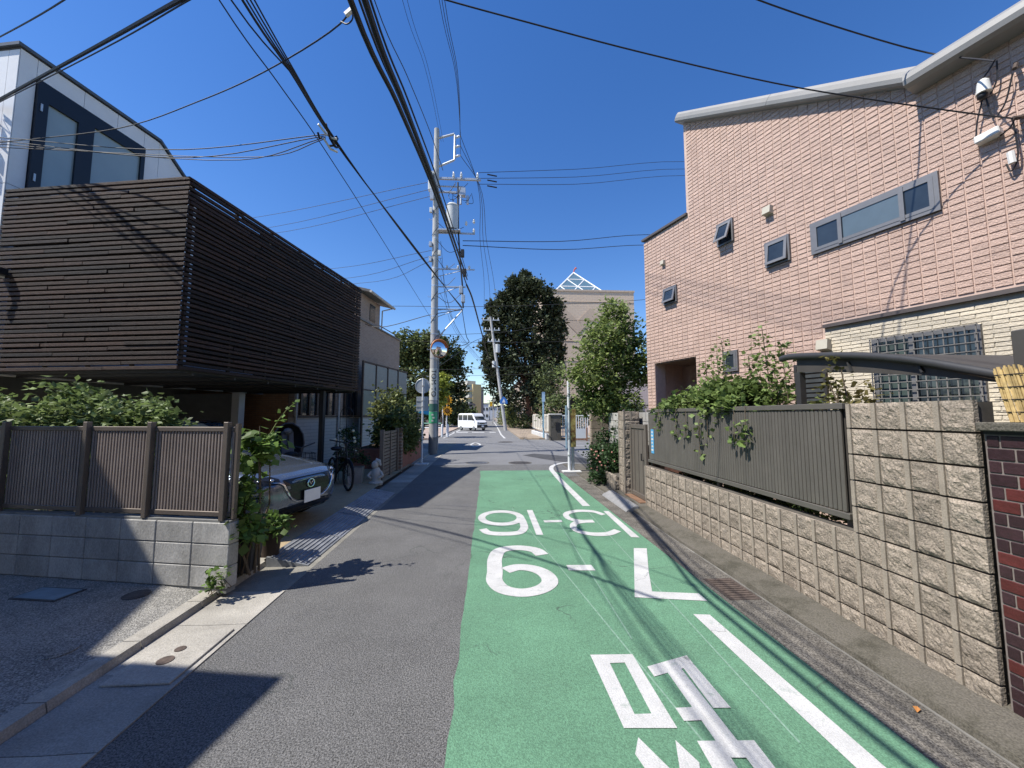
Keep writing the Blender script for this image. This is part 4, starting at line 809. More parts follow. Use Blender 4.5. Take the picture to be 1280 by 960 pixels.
# convex mirror
mc = vec(PX+.25, PY-.26, 4.6); mx_ = vec(cos(.5), sin(.5), 0); my_ = vec(-sin(.5), cos(.5), 0)
mir = obj('mirror_hood', MB().tube([mc-my_*.06+.39*(cos(t)*mx_+sin(t)*UP) for t in np.linspace(.2, pi-.1, 16)], .035, 6), mat('mirror_orange', (.5, .16, .04), .5, .1), up_, smooth=True)
dm = MB(); n = 24
for i in range(6): dm.v += [tuple(mc+my_*(-.05+.06*(i/5)**2)+.37*i/5*(cos(2*pi*k/n)*mx_+sin(2*pi*k/n)*UP)) for k in range(n)]
for i in range(5): dm.f += [(i*n+k, i*n+(k+1) % n, (i+1)*n+(k+1) % n, (i+1)*n+k) for k in range(n)]
obj('mirror_face', dm, mat('mirror', (.85, .86, .86), .03, .01, metal=1), up_, smooth=True); obj('mirror_rim', MB().torus(mc+my_*.01, .38, .02, (mx_, UP, my_), 28, 6), MATS['mirror_orange'], up_, smooth=True)
obj('mirror_bracket', MB().tube([mc+my_*.02, mc+my_*.12, (PX, PY, 4.6)], .025, 6), steel, up_)
# brackets, arms, transformer
def arm(z, L, r=.045, y=0, x0=0): return obj('cross_arm', MB().box((PX+x0+L/2, PY+y, z), (L, r*2, r*2)), steel, up_, bevel=.008)
for z, L in ((6.44, 1.25), (7.48, 1.35), (8.3, 1.75)): arm(z, L, .028); obj('arm_brace', MB().tube([(PX+.1, PY, z-.35), (PX+L*.75, PY, z-.02)], .016, 6), steel, up_)
obj('arm_brace', MB().tube([(PX+.1, PY, 5.1), (PX+1.2, PY, 6.4)], .03, 6), steel, up_)
fmz = MB().tube([(PX, PY, 14.55), (PX+.75, PY, 14.8), (PX+.78, PY, 14.75), (PX+.78, PY, 13.55), (PX+.72, PY, 13.5), (PX, PY, 13.15)], .05, 8); obj('bracket_frame', fmz, steel, up_, smooth=True)
por = mat('porcelain', (.7, .7, .68), .25, .04)
def insulator(c, d): return obj('insulator', MB().tube([np.array(c)+np.array(d)*q for q in (0, .06, .07, .12, .13, .2, .22, .3)], [.03, .03, .06, .06, .035, .06, .04, .03], 10), por, up_, smooth=True)
HV = [vec(PX+1.05, PY, z) for z in (14.7, 14.22, 13.75)]
for h in HV: insulator(h-vec(.28, 0, .08), (.9, 0, .3))
arm(12.6, 2.0, .05); arm(11.95, .9, .04); arm(12.3, 1.2, .03, .12)
for x in (.75, 1.1, 1.85):
    for z in (12.6,): insulator((PX+x, PY-.06, z), (0, 0, 1))
obj('switch_gear', MB().box((PX+1.15, PY, 11.95), (.3, .25, .35)).cyl((PX+1.4, PY), .06, 11.4, 11.8, 10).cyl((PX+1.1, PY-.15), .05, 11.3, 11.7, 10), steel, up_)
for i in range(9):
    a = vec(PX+random.uniform(.7, 1.5), PY+random.uniform(-.2, .2), random.uniform(11.3, 12.6)); b = vec(PX+random.uniform(.5, 1.6), PY+random.uniform(-.2, .2), random.uniform(10.4, 12.0))
    obj('jumper_wire', MB().tube(smooth_path([a, (a+b)/2+vec(.25*random.uniform(-1, 1), 0, -.25), b], 5), .012, 5), wire_m, up_)
tf = obj('transformer', MB().cyl((PX+.72, PY-.1), .27, 10.1, 11.2, 20), mat('transformer_grey', (.5, .52, .52), .5, .05), up_, smooth=True)
obj('transformer_lid', MB().cyl((PX+.72, PY-.1), .29, 11.2, 11.3, 20, .22), MATS['transformer_grey'], tf, smooth=True); obj('transformer_seat', MB().box((PX+.6, PY-.1, 10.03), (1.0, .4, .06)), steel, up_)
arm(10.0, 1.75, .035)
for x, z in ((1.35, 10.35), (1.7, 10.0), (1.7, 10.45)): insulator((PX+x, PY-.05, z), (0, 0, .7))
obj('meter_box', MB().box((PX-.28, PY-.05, 12.4), (.22, .25, .9)), white_plastic, up_, bevel=.02); obj('junction_box', MB().box((PX-.2, PY-.2, 11.7), (.16, .16, .5)), steel, up_)
obj('riser_cable', MB().tube([(PX+.95, PY-.05, 12.4), (PX+1.0, PY-.05, 10), (PX+1.1, PY-.05, 8.6), (PX+1.2, PY-.05, 7.6), (PX+1.25, PY-.05, 6.5)], .04, 6), wire_m, up_)
for i in range(8):
    z = 4.8+i*1.0; obj('cable_strap', MB().tube([(pzx(z)-.15, PY-.1, z), (pzx(z), PY-.19, z+.2), (pzx(z)+.14, PY-.1, z+.42)], .012, 5), black, up_)
for i, (z, s_) in enumerate([(9.0, 1), (9.4, -1), (11.0, -1), (11.5, 1), (12.0, -1), (8.7, -1)]):
    obj('clamp_box', MB().box((pzx(z)+s_*.2, PY-.1, z), (.12, .14, .22)), steel if i % 2 else white_plastic, up_, bevel=.01)
for i in range(7):
    z = 7.0+i*.85; a = vec(pzx(z)+.12, PY-.12, z); b = vec(PX+random.uniform(.8, 1.3), PY-.1, z+random.uniform(-.6, .2)); obj('jumper_wire', MB().tube(smooth_path([a, (a+b)/2-vec(0, 0, .35), b], 5), .012, 5), wire_m, up_)
for x, z in ((1.15, 7.3), (1.3, 8.1), (1.25, 6.9), (1.2, 9.0)): obj('splice_box', MB().box((PX+x, PY-.12, z), (.16, .2, .34)), black if z > 7.5 else steel, up_, bevel=.02)
for x in (.5, 1.0, 1.5): insulator((PX+x, PY, 8.33), (0, 0, .5))
obj('riser_pipe', MB().tube([(PX+.21, PY-.05, .2), (PX+.19, PY-.05, 5.5)], .025, 7), mat('riser_grey', (.3, .3, .3), .6), up_)

# --- teal awning, flowers, small things at the corner
aw2 = thing('awning', 'turquoise canvas awning beyond the hedge', 'awning', (-4.3, 22, .05))
a0 = AY(517, 506, 22); a1 = AY(546, 511, 22); obj('canvas', MB().add([tuple(a0), tuple(a1), tuple(AY(546, 520, 20.6)), tuple(AY(514, 514, 20.6)), tuple(a0+vec(0, 0, -.03)), tuple(a1+vec(0, 0, -.03)), tuple(AY(546, 520, 20.6)-vec(0, 0, .03)), tuple(AY(514, 514, 20.6)-vec(0, 0, .03))], [(0, 1, 2, 3), (4, 7, 6, 5), (3, 2, 6, 7), (0, 4, 5, 1), (0, 3, 7, 4), (1, 5, 6, 2)]), mat('teal_canvas', (.12, .48, .47), .7, .06), aw2)
for p in (a0, a1): obj('pole', MB().tube([(p[0], p[1], .05), p], .025, 6), steel, aw2)
for i, (px, base) in enumerate([(553, 30), (558, 31)]):
    q = G(px, 546)
    t = thing('sunflower_pole', ['slim pole topped with a yellow flower sign by the guard fence', 'slim pole with two orange flower signs by the guard fence'][i], 'sign', (q[0], q[1], .0))
    obj('pole', MB().cyl(q[:2], .05, 0, 3.6, 8), wm, t)
    for zz in ((2.9, 2.05) if i else (3.15,)):
        c = vec(q[0]+.05*i, q[1]-.08, zz); f_ = MB(); k = 11
        for j in range(k):
            a = 2*pi*j/k; d = vec(cos(a), 0, sin(a)); s_ = vec(-sin(a), 0, cos(a)); f_.extrude([c+d*.12-s_*.1, c+d*.12+s_*.1, c+d*.36+s_*.05, c+d*.42, c+d*.36-s_*.05], vec(0, .02, 0))
        h_ = obj('flower_sign', f_, mat('flower_orange', (.75, .38, .03), .6, .15, 9) if i else mat('flower_yellow', (.6, .5, .05), .6, .1), t); obj('flower_eye', MB().disc(c-vec(0, .03, 0), .15, XY, .03, 14), mat('flower_brown', (.15, .07, .02), .8), h_)
# ================================================================== RIGHT SIDE
XW = 2.85; YE = 2.09; YM = 2.93; YF = 6.93
stone = mat('split_block', (.285, .24, .192), .95, .16, 9, bump=.55, bscale=75, fine=.32, obj_var=.13, col3=(.19, .17, .145), c3scale=6, c3lo=.55, c3hi=.8)
swall = thing('stone_block_wall', 'beige split-face block wall with deep joints along the green lane', 'wall', (XW+.1, 4.5, 0))
obj('mortar_core', MB().prism(rect(XW+.02, XW+.14, YE+.01, YF-.01), 0, .79).prism(rect(XW+.02, XW+.14, YE+.01, YM-.01), .79, 1.78), mat('dark_joint', (.1, .09, .075), .95, .2, 10), swall)
rib_m = mat('block_rib', (.3, .258, .208), .92, .12, 8, bump=.2, bscale=120, fine=.12)
def split_block(seed, w=.2, h=.186, n=8, rib=.032):
    rg = np.random.default_rng(seed); mb = MB(); ww = w-rib-.002
    hx = rg.normal(size=(n+1, n+1))*.0032; hx = (hx+np.roll(hx, 1, 0)+np.roll(hx, 1, 1))/1.6+.004
    hx += .006*(rg.random((n+1, n+1)) > .93)*rg.uniform(.3, 1, (n+1, n+1)); hx += np.linspace(-.006, .006, n+1)[None, :]*rg.uniform(-1, 1)
    for i in range(n+1):
        for j in range(n+1):
            e = 0 if i in (0, n) or j in (0, n) else 1; mb.v.append((-(.006+hx[i, j])*e-.003*(1-e), -w/2+ww*i/n, -h/2+h*j/n))
    mb.f = [(i*(n+1)+j, i*(n+1)+j+1, (i+1)*(n+1)+j+1, (i+1)*(n+1)+j) for i in range(n) for j in range(n)]
    k = len(mb.v); per = [i*(n+1) for i in range(n+1)]+[n*(n+1)+j for j in range(1, n+1)]+[i*(n+1)+n for i in range(n-1, -1, -1)]+[j for j in range(n-1, 0, -1)]
    mb.v += [(.03, mb.v[q][1], mb.v[q][2]) for q in per]; mb.f += [(per[i], k+i, k+(i+1) % len(per), per[(i+1) % len(per)]) for i in range(len(per))]
    nf = len(mb.f); mb.box((.002, w/2-rib/2, 0), (.03, rib-.001, h)); me = mesh_of('stone_block', mb); me.materials.append(stone); me.materials.append(rib_m); [setattr(p, 'material_index', 1) for p in me.polygons if p.index >= nf]; return me
SB = [split_block(i) for i in range(10)]
for c in range(25):
    y = YE+.2*c+.1
    if y > YF: break
    rows_ = 9 if y < YM else 4
    for r in range(rows_):
        zz = .1+.2*r-.003
        o = piece('stone_block', SB[(c*7+r*3+(c*r) % 4) % 10], stone, swall, (XW+random.uniform(-.002, .002), y, zz), np.eye(3))
        if (c+r*2) % 3 == 0: o.scale = (1, 1, 1)
lf_ = thing('fallen_leaf', 'single orange fallen leaf lying in the gutter below the block wall', 'leaf', (*G(1146, 890)[:2], .01)); q_ = G(1146, 890); obj('blade', MB().add([(q_[0]-.02, q_[1]-.02, .012), (q_[0]+.012, q_[1]-.012, .022), (q_[0]+.028, q_[1]+.02, .016), (q_[0]-.008, q_[1]+.014, .024)], [(0, 1, 2, 3)]), mat('leaf_orange', (.45, .2, .06), .7, .1), lf_)
# --- red brick wall
RB = thing('red_brick_wall', 'dark red brick wall under a grey coping', 'wall', (XW+.1, 1.0, 0)); rb1 = mat('red_brick', (.085, .018, .016), .45, .15, 14, bump=.25, obj_var=.2, spec=.5); rb2 = mat('purple_brick', (.038, .017, .02), .45, .15, 14, bump=.25, obj_var=.2, spec=.5)
obj('mortar_core', MB().prism(rect(XW+.012, XW+.2, -1.5, YE-.03), 0, 1.6), mat('pale_mortar', (.2, .17, .155), .95, .15, 20), RB)
bme = mesh_of('brick', MB().box((0, 0, 0), (.04, .112, .0625)), bevel=.003); bme2 = bme.copy()
for r in range(22):
    for c in range(13):
        y = YE-.035-.06-(c+(.5 if r % 2 else 0))*.121; z = .05+.0715*r
        if z+.03 > 1.6: continue
        rr = random.random(); piece('brick', bme if rr < .55 else bme2, rb1 if rr < .55 else rb2, RB, (XW+.026+random.uniform(-.001, .001), y, z), np.eye(3))
    if r % 2: piece('brick', half_b if r > 1 else (half_b := mesh_of('brick', MB().box((0, 0, 0), (.04, .052, .0625)), bevel=.003)), rb2, RB, (XW+.026, YE-.0655, .05+.0715*r), np.eye(3)) if .08+.0715*r < 1.6 else None
obj('coping', MB().box((XW+.1, .27, 1.635), (.26, 3.6, .05)), concrete_dk, RB, bevel=.006)
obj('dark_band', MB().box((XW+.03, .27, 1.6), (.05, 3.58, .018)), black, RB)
# --- reed screen and corner post above it
rs = thing('reed_screen', 'yellow bamboo reed screen tied with dark wire above the red brick wall', 'reed screen', (XW+.06, 1.2, 1.66))
rd_ = MB(); 
for i in range(220):
    y = 2.0-i*.0075; z1 = 1.965+random.uniform(-.012, .015); rd_.tube([(XW+.05+random.uniform(-.006, .006), y-.03, 1.662), (XW+.05+random.uniform(-.006, .006), y+.02, z1)], .0052, 5)
tag(obj('reed', rd_, mat('reed', (.46, .33, .14), .6, .2, 30, island=.25), rs), kind='stuff')
for z in (1.72, 1.79, 1.86, 1.93): obj('tie_wire', MB().tube([(XW+.043, 2.02, z+.004*sin(z*90)), (XW+.042, 1.4, z-.004), (XW+.043, .4, z)], .003, 4), black, rs)
cp = thing('canopy_post', 'grey-brown square post rising behind the reed screen', 'post', (XW+.16, 1.9, 1.6)); gb = mat('grey_bronze', (.09, .083, .075), .5, .08, metal=.3)
obj('shaft', MB().box((XW+.17, 1.93, 1.9), (.1, .1, .56)), gb, cp, bevel=.006); obj('side_rail', MB().box((XW+.17, 1.78, 1.88), (.06, .1, .52)), gb, cp)
# --- arched cycle canopy
cn = thing('cycle_canopy', 'curved dark grey canopy roof behind the block wall', 'canopy', (XW+.6, 3.0, .06)); XC = XW+.32
ed = [AX(px, py, XC) for px, py in [(977, 449), (985, 446.5), (1010, 445), (1050, 444.5), (1080, 445), (1120, 448), (1150, 451.5), (1200, 460), (1262, 471)]]
cg = mat('canopy_grey', (.06, .06, .06), .45, .1, metal=.3)
edp = smooth_path(ed, 4); obj('edge_tube', MB().tube(edp, .034, 10), cg, cn, smooth=True)
lo_ = [AX(px, py, XC+.02) for px, py in [(996, 465), (1050, 465.5), (1092, 466.5), (1167, 470), (1249, 478)]]; up2 = [AX(px, py, XC+.02) for px, py in [(996, 447), (1050, 446), (1092, 447), (1167, 455), (1249, 468)]]
g_ = MB(); k = len(lo_); g_.v = [tuple(p) for p in lo_+up2]+[tuple(p+vec(.012, 0, 0)) for p in lo_+up2]
for i in range(k-1): g_.f += [(i, i+1, k+i+1, k+i), (2*k+i, 3*k+i, 3*k+i+1, 2*k+i+1), (i, 2*k+i, 2*k+i+1, i+1)]
obj('fascia', g_, gb, cn)
rf_ = MB(); k = len(edp)
rf_.v = [tuple(p+vec(.02, 0, .01)) for p in edp]+[tuple(p+vec(1.5, 0, .01)) for p in edp]+[tuple(p+vec(.02, 0, .018)) for p in edp]+[tuple(p+vec(1.5, 0, .018)) for p in edp]
for i in range(k-1): rf_.f += [(i, i+1, k+i+1, k+i), (2*k+i, 3*k+i, 3*k+i+1, 2*k+i+1)]
obj('roof_sheet', rf_, mat('canopy_sheet', (.05, .05, .05), .6, .1), cn)
for px in (1062, 1150): q = AX(px, 459, XC); obj('rib', MB().bar(q+vec(.012, -.01, -.04), q+vec(.012, .02, .05), .014, .03, (1, 0, 0)), cg, cn)
q = AX(1000, 466, XC+.05); obj('post', MB().box((q[0], q[1], (q[2]+.06)/2), (.06, .06, q[2]-.06)), cg, cn)
# --- slatted fence on the low part of the wall
XFn = XW+.07; fz0, fz1 = .885, 1.775; rfz = thing('slatted_panel_fence', 'grey-brown fence of close upright slats on the beige block wall', 'fence', (XFn, 4.9, .8)); fm_ = mat('fence_greybrown', (.135, .125, .11), .5, .08, 3, metal=.25, obj_var=.06, fine=.05)
obj('top_rail', MB().box((XFn, (YM+YF)/2, fz1), (.05, YF-YM-.1, .05)), fm_, rfz, bevel=.004); obj('bottom_rail', MB().box((XFn, (YM+YF)/2, fz0), (.045, YF-YM-.1, .05)), fm_, rfz, bevel=.004)
slm = mesh_of('slat', MB().box((0, 0, 0), (.024, .036, fz1-fz0-.06)), bevel=.005); ns = 88
for i in range(ns): piece('slat', slm, fm_, rfz, (XFn, YM+.08+(YF-YM-.16)*(i+.5)/ns, (fz0+fz1)/2), np.eye(3))
obj('back_sheet', MB().box((XFn+.014, (YM+YF)/2+.4, (fz0+fz1)/2), (.003, YF-YM-1.0, fz1-fz0-.06)), mat('fence_back', (.05, .047, .042), .7), rfz)
for y in (YM+.1, YM+1.9, YF-.1): obj('post', MB().box((XFn+.045, y, 1.27), (.04, .05, .98)), gb, rfz)
bs = obj('blue_notice', MB().box((XFn-.016, 6.68, 1.24), (.004, .11, .42)), mat('notice_blue', (.1, .35, .6), .5, .08), rfz)
for i in range(6): obj('printed_mark', MB().box((XFn-.019, 6.68+.006*(i % 2), 1.4-i*.062), (.002, .05+.012*(i % 3), .03)), mat('ink_white', (.6, .62, .6), .6), bs)
# --- stone gatepost, brown door-gate
gp = thing('stone_gatepost', 'beige block gatepost beside the brown garden gate', 'gatepost', (XW+.12, 8.1, .05))
obj('mortar_core', MB().prism(rect(XW+.02, XW+.3, 7.87, 8.28), .03, 1.76).prism(rect(XW-.06, XW+.2, 8.3, 9.2), .03, .36), MATS['dark_joint'], gp)
for r in range(9):
    for y in (7.97, 8.17): piece('stone_block', SB[(r*3+int(y*10)) % 10], stone, gp, (XW, y, .13+.195*r), np.eye(3))
    for x in (XW+.1, XW+.25): piece('stone_block', SB[(r+int(x*10)) % 10], stone, gp, (x-.05, 7.865, .13+.195*r), (vec(0, 1, 0), vec(-1, 0, 0), UP))
for y in (8.4, 8.6, 8.8, 9.0):
    for z in (.13, .3): piece('stone_block', SB[int(y*10) % 10], stone, gp, (XW-.08, y, z), np.eye(3))
for x in (XW+.0, XW+.16): piece('stone_block', SB[3], stone, gp, (x-.02, 8.29, .2), (vec(0, 1, 0), vec(-1, 0, 0), UP))
gd = thing('door_gate', 'solid grey-brown garden gate with frame between gatepost and fence', 'gate', (XW+.08, 7.4, .06)); gdm = mat('gate_greybrown', (.15, .13, .11), .5, .08, 3, metal=.2)
obj('leaf', MB().box((XW+.1, 7.4, .78), (.03, .76, 1.36)), gdm, gd, bevel=.004)
for y in (7.03, 7.77): obj('stile', MB().box((XW+.085, y, .8), (.05, .07, 1.46)), gdm, gd, bevel=.004)
for z in (.16, 1.48): obj('rail', MB().box((XW+.09, 7.4, z), (.045, .68, .08)), gdm, gd, bevel=.004)
for y in (7.2, 7.4, 7.6): obj('groove_strip', MB().box((XW+.083, y, .82), (.008, .012, 1.2)), gb, gd)
obj('handle', MB().tube([(XW+.07, 7.14, .85), (XW+.03, 7.14, .85), (XW+.03, 7.14, .98)], .012, 6), black, gd); obj('threshold', MB().box((XW+.08, 7.4, .085), (.3, .8, .05)), mat('terracotta', (.2, .115, .07), .85, .2), gd)
iw = thing('inner_block_wall', 'dark block wall behind the brown garden gate', 'wall', (XW+.75, 8.6, .06)); obj('core', MB().prism(rect(XW+.45, XW+.55, 7.3, 10.4), .06, 1.76), concrete_dk, iw)
for c in range(7):
    for r in range(4): piece('block', bm_, None, iw, (XW+.44, 7.52+c*.41, 1.06+.2*r), (vec(0, 1, 0), vec(-1, 0, 0), UP))
cpw = thing('corner_block_wall', 'beige block wall end at the corner behind the roses', 'wall', (3.55, 12.2, .02)); obj('mortar_core', MB().prism(rect(3.3, 4.2, 12.13, 12.3), .02, 1.72), MATS['dark_joint'], cpw)
bl4 = mesh_of('stone_block', MB().box((0, 0, 0), (.39, .19, .24)), bevel=.012)
for r in range(7):
    for c in range(3): piece('stone_block', bl4, stone, cpw, (3.45+c*.4, 12.14, .15+.247*r), np.eye(3))

# --- pink tiled house
pa = radians(18); DD = vec(-sin(pa), cos(pa), 0); NN = vec(cos(pa), sin(pa), 0); Q0 = G(1031, 411, 3.0); Q0[2] = 0
def pk(a, z, n=0): return Q0+DD*a-NN*n+UP*z          # n = proud of the wall, towards the road
ph = thing('pink_tiled_house', 'large house clad in pink split-face tile with a cream lower wall', 'house', pk(0, 0, -3))
pink = mat('pink_tile', (.515, .37, .302), .9, .08, 5, bump=.7, bscale=60, fine=.12, island=.035, col3=(.46, .325, .262), c3scale=.7)
pinko = mat('pink_tile_single', (.515, .37, .302), .9, .08, 5, bump=.7, bscale=60, fine=.12, obj_var=.035, col3=(.46, .325, .262), c3scale=.7)
joint = mat('pink_joint', (.55, .41, .34), .95, .1, 8); creamt = mat('cream_tile', (.6, .53, .41), .85, .05, 6, bump=.5, bscale=50, fine=.06, island=.04)
AL, AR = 3.86, -6.5; REC = (2.40, 3.60, 2.92)
def wtop(a): return float(np.interp(a, [AR, -1.29, 2.5, 2.5001, AL], [5.93, 5.93, 8.27, 6.05, 5.98]))
obj('wall', MB().extrude([pk(REC[0], 0), pk(AR, 0), pk(AR, 5.93), pk(-1.29, 5.93), pk(2.5, 8.27), pk(2.5, 6.04), pk(AL, 5.98), pk(AL, REC[2]), pk(REC[0], REC[2])], NN*5), joint, ph)
obj('porch_back_wall', MB().extrude([pk(REC[0], 0, -1.0), pk(AL, 0, -1.0), pk(AL, REC[2], -1.0), pk(REC[0], REC[2], -1.0)], NN*.2), pink, ph)
obj('porch_pillar', MB().extrude([pk(REC[1], 0, 0), pk(AL, 0, 0), pk(AL, REC[2]-.002, 0), pk(REC[1], REC[2]-.002, 0)], NN*.3), joint, ph)
obj('porch_end_wall', MB().extrude([pk(AL-.12, 0, -.29), pk(AL-.12, 0, -.99), pk(AL-.12, REC[2]+.1, -.99), pk(AL-.12, REC[2]+.1, -.29)], DD*.1), pink, ph)
obj('porch_soffit', MB().box(pk((REC[0]+REC[1])/2, REC[2]-.012, -.5), (REC[1]-REC[0]-.01, .98, .016), (DD, -NN, UP)), mat('soffit_brown', (.22, .15, .11), .8), ph)
WINS = {'long': (-1.34, .09, 4.175, 4.67), 's1': (1.40, 1.75, 4.99, 5.44), 's2': (.41, .82, 4.23, 4.67), 's3': (2.83, 3.23, 4.22, 4.6), 's4': (1.43, 1.74, 2.52, 2.91), 'lv': (.0, .45, 1.85, 2.5), 'grill': (-1.56, -.57, 1.5, 2.72)}
TW, THh = .142, .0775; CREAM = (-6.5, 0.0, 3.0)
def blocked(a0, a1, z0, z1):
    for w in WINS.values():
        if a1 > w[0]-.02 and a0 < w[1]+.02 and z1 > w[2]-.02 and z0 < w[3]+.02: return True
    if a1 > REC[0] and a0 < REC[1] and z0 < REC[2]: return True
    return False
def clipped(a0, a1, z0, z1):
    todo = [(a0, a1, z0, z1)]
    for w in list(WINS.values())+[(REC[0], REC[1], -1, REC[2])]:
        nxt = []
        for (p, q, r, t) in todo:
            A, B, C_, D = w[0]-.004, w[1]+.004, w[2]-.004, w[3]+.004
            if q <= A or p >= B or t <= C_ or r >= D: nxt.append((p, q, r, t)); continue
            if p < A: nxt.append((p, A, r, t))
            if q > B: nxt.append((B, q, r, t))
            if r < C_: nxt.append((max(p, A), min(q, B), r, C_))
            if t > D: nxt.append((max(p, A), min(q, B), D, t))
        todo = nxt
    return [x for x in todo if x[1]-x[0] > .016 and x[3]-x[2] > .014]
def tile_verts(a0, a1, z0, z1, d=.013, e=.006):
    t = d*random.uniform(.8, 1.2); t2 = d*random.uniform(.55, .9)
    return [pk(a0, z0), pk(a1, z0), pk(a1, z1), pk(a0, z1), pk(a0+e, z0+.002, t), pk(a1-e, z0+.002, t), pk(a1-e, z1-e, t2), pk(a0+e, z1-e, t2)]
TF = [(4, 5, 6, 7), (0, 1, 5, 4), (1, 2, 6, 5), (2, 3, 7, 6), (3, 0, 4, 7)]
tiles = []; cols = int((AL-AR)/TW); 
for c in range(cols):
    a1 = AL-c*TW-.004; a0 = a1-TW+.008
    if a0 < -3.2: break
    for r in range(20, 107):
        z0 = r*THh+.004; z1 = z0+THh-.008
        if min(wtop(a0), wtop(a1)) < z1+.01: continue
        if a0 < CREAM[1] and z0 < 3.06: continue
        for (b0, b1, y0_, y1_) in clipped(a0, a1, z0, z1):
            m_ = pk((b0+b1)/2, y0_); tiles.append((np.linalg.norm(m_-EYE)+(0 if b1-b0 > TW-.01 and y1_-y0_ > THh-.01 else 500), b0, b1, y0_, y1_, m_))
def vis(m_):
    v = m_-EYE; z = v@_f; return z > .1 and abs(v@_r)/z < 1.34 and abs(v@_u)/z < 1.0
tiles.sort(key=lambda q: q[0] if vis(q[5]) else 1e3+q[0])
tpar = obj('tile_field', (lambda mb: [mb.add(tile_verts(*q[1:5]), TF) for q in tiles[300:]] and mb)(MB()), pink, ph); tag(tpar, kind='stuff')
vars_ = []
for v in range(6):
    t = .013*random.uniform(.8, 1.2); t2 = .013*random.uniform(.55, .9); w, h, e = (TW-.008)/2, THh-.008, .006
    mb = MB().add([(-w, 0, 0), (w, 0, 0), (w, 0, h), (-w, 0, h), (-w+e, t, .002), (w-e, t, .002), (w-e, t2, h-e), (-w+e, t2, h-e)], TF); vars_.append(mesh_of('tile', mb))
for q in tiles[:300]: piece('tile', random.choice(vars_), pinko, ph, q[5], (DD, -NN, UP))
ct = MB(); rr = 0
for r in range(0, 48):
    z0 = .7+r*.05; z1 = z0+.046
    if z1 > 2.995: break
    a = -3.2-(.12 if r % 2 else 0)
    while a < -.01:
        a1 = min(a+.236, -.004)
        for (b0, b1, y0_, y1_) in (clipped(a, a1, z0, z1) if a1-a > .02 else []): ct.add(tile_verts(b0, b1, y0_, y1_, .012, .004), TF)
        a += .24
obj('cream_wall_base', MB().box(pk(-3.25, 1.85, .0008), (6.49, .0024, 2.3), (DD, -NN, UP)), mat('cream_joint', (.4, .37, .3), .9), ph)
tag(obj('cream_tile_field', ct, creamt, ph), kind='stuff')
obj('band_trim', MB().box(pk(-3.25, 3.03, .02), (6.5, .07, .05), (DD, -NN, UP)), mat('trim_dark', (.1, .085, .08), .5, .1), ph)
# roof edges
gut = mat('gutter_grey', (.25, .245, .235), .5, .06, 3)
def profile_run(a0, z0, a1, z1, h, d):
    mb = MB(); A = pk(a0, z0, 0); B = pk(a1, z1, 0); dr = (B-A)/np.linalg.norm(B-A); u_ = np.cross(dr, -NN); u_ = u_ if u_[2] > 0 else -u_
    pr = [(0, 0), (d*.75, 0), (d*.95, h*.12), (d, h*.4), (d*.95, h*.75), (d*.8, h), (-.1, h*1.02), (-.1, 0)]
    return mb.extrude([A-NN*x+u_*y for x, y in pr], B-A)
rr_ = obj('roof', MB().extrude([pk(2.58, 8.36, .02), pk(-1.29, 5.98, .02), pk(-1.29, 6.1, .02), pk(2.58, 8.48, .02)], NN*5).extrude([pk(-1.3, 6.0, .02), pk(AR, 6.0, .02), pk(AR, 6.1, .02), pk(-1.3, 6.1, .02)], NN*5), MATS['roof_tile'], ph)
obj('rake_trim', profile_run(2.6, 8.22, .6, 6.995, .19, .17), gut, rr_); obj('rake_trim', profile_run(.595, 6.992, -1.24, 5.862, .19, .17), gut, rr_)
obj('eave_gutter', profile_run(-1.2, 5.78, AR, 5.78, .21, .3), gut, rr_)
obj('parapet_cap', MB().box(pk(3.18, 6.05, .0), (1.42, .12, .05), (DD, -NN, UP)), MATS['trim_dark'], ph)
# windows
alu = mat('window_grey', (.2, .2, .205), .45, .06, metal=.4)
def frame_mb(w, t, n0, n1):
    a0, a1, z0, z1 = w; mb = MB()
    for A0, A1, Z0, Z1 in [(a0, a0+t, z0, z1), (a1-t, a1, z0, z1), (a0+t, a1-t, z0, z0+t), (a0+t, a1-t, z1-t, z1)]:
        mb.extrude([pk(A0, Z0, n0), pk(A1, Z0, n0), pk(A1, Z1, n0), pk(A0, Z1, n0)], -NN*(n1-n0))
    return mb
def pane_mb(w, t, n0): a0, a1, z0, z1 = w; return MB().extrude([pk(a0+t, z0+t, n0), pk(a1-t, z0+t, n0), pk(a1-t, z1-t, n0), pk(a0+t, z1-t, n0)], -NN*.006)
def window(w, opened=0, t=.03, st=.045):
    o = obj('window', frame_mb(w, t, -.01, .045), alu, ph); obj('reveal', pane_mb(w, t*.9, .001), mat('reveal_dark', (.02, .02, .022), .6), o)
    a0, a1, z0, z1 = w; iw_ = (a0+t, a1-t, z0+t, z1-t); s = frame_mb(iw_, st, .022, .05); g = pane_mb(iw_, st-.005, .03)
    for mb in (s, g):
        H = pk(0, z1-t, .03)
        if opened:
            ax = DD; nv = []
            for v in mb.v:
                d = np.array(v)-np.array([*pk(0, 0)[:2], 0]); al = d@DD; n = -(d@NN); z = v[2]; dz = z-(z1-t); dn = n-.03; ca, sa = cos(opened), sin(opened)
                nv.append(tuple(pk(al, z1-t+dz*ca+dn*sa*0, .03+dn*ca-dz*sa)))
            mb.v = nv
    so = obj('sash', s, alu, o); obj('glass_pane', g, glass_dk, so); return o
window(WINS['s1'], radians(22)); window(WINS['s2'], radians(8)); window(WINS['s3'], radians(14)); window(WINS['s4'], 0)
lw = window(WINS['long'], 0, .045)
for a in (-.33, -1.02): obj('mullion', MB().extrude([pk(a, 4.2, .03), pk(a+.05, 4.2, .03), pk(a+.05, 4.64, .03), pk(a, 4.64, .03)], -NN*.03), alu, lw)
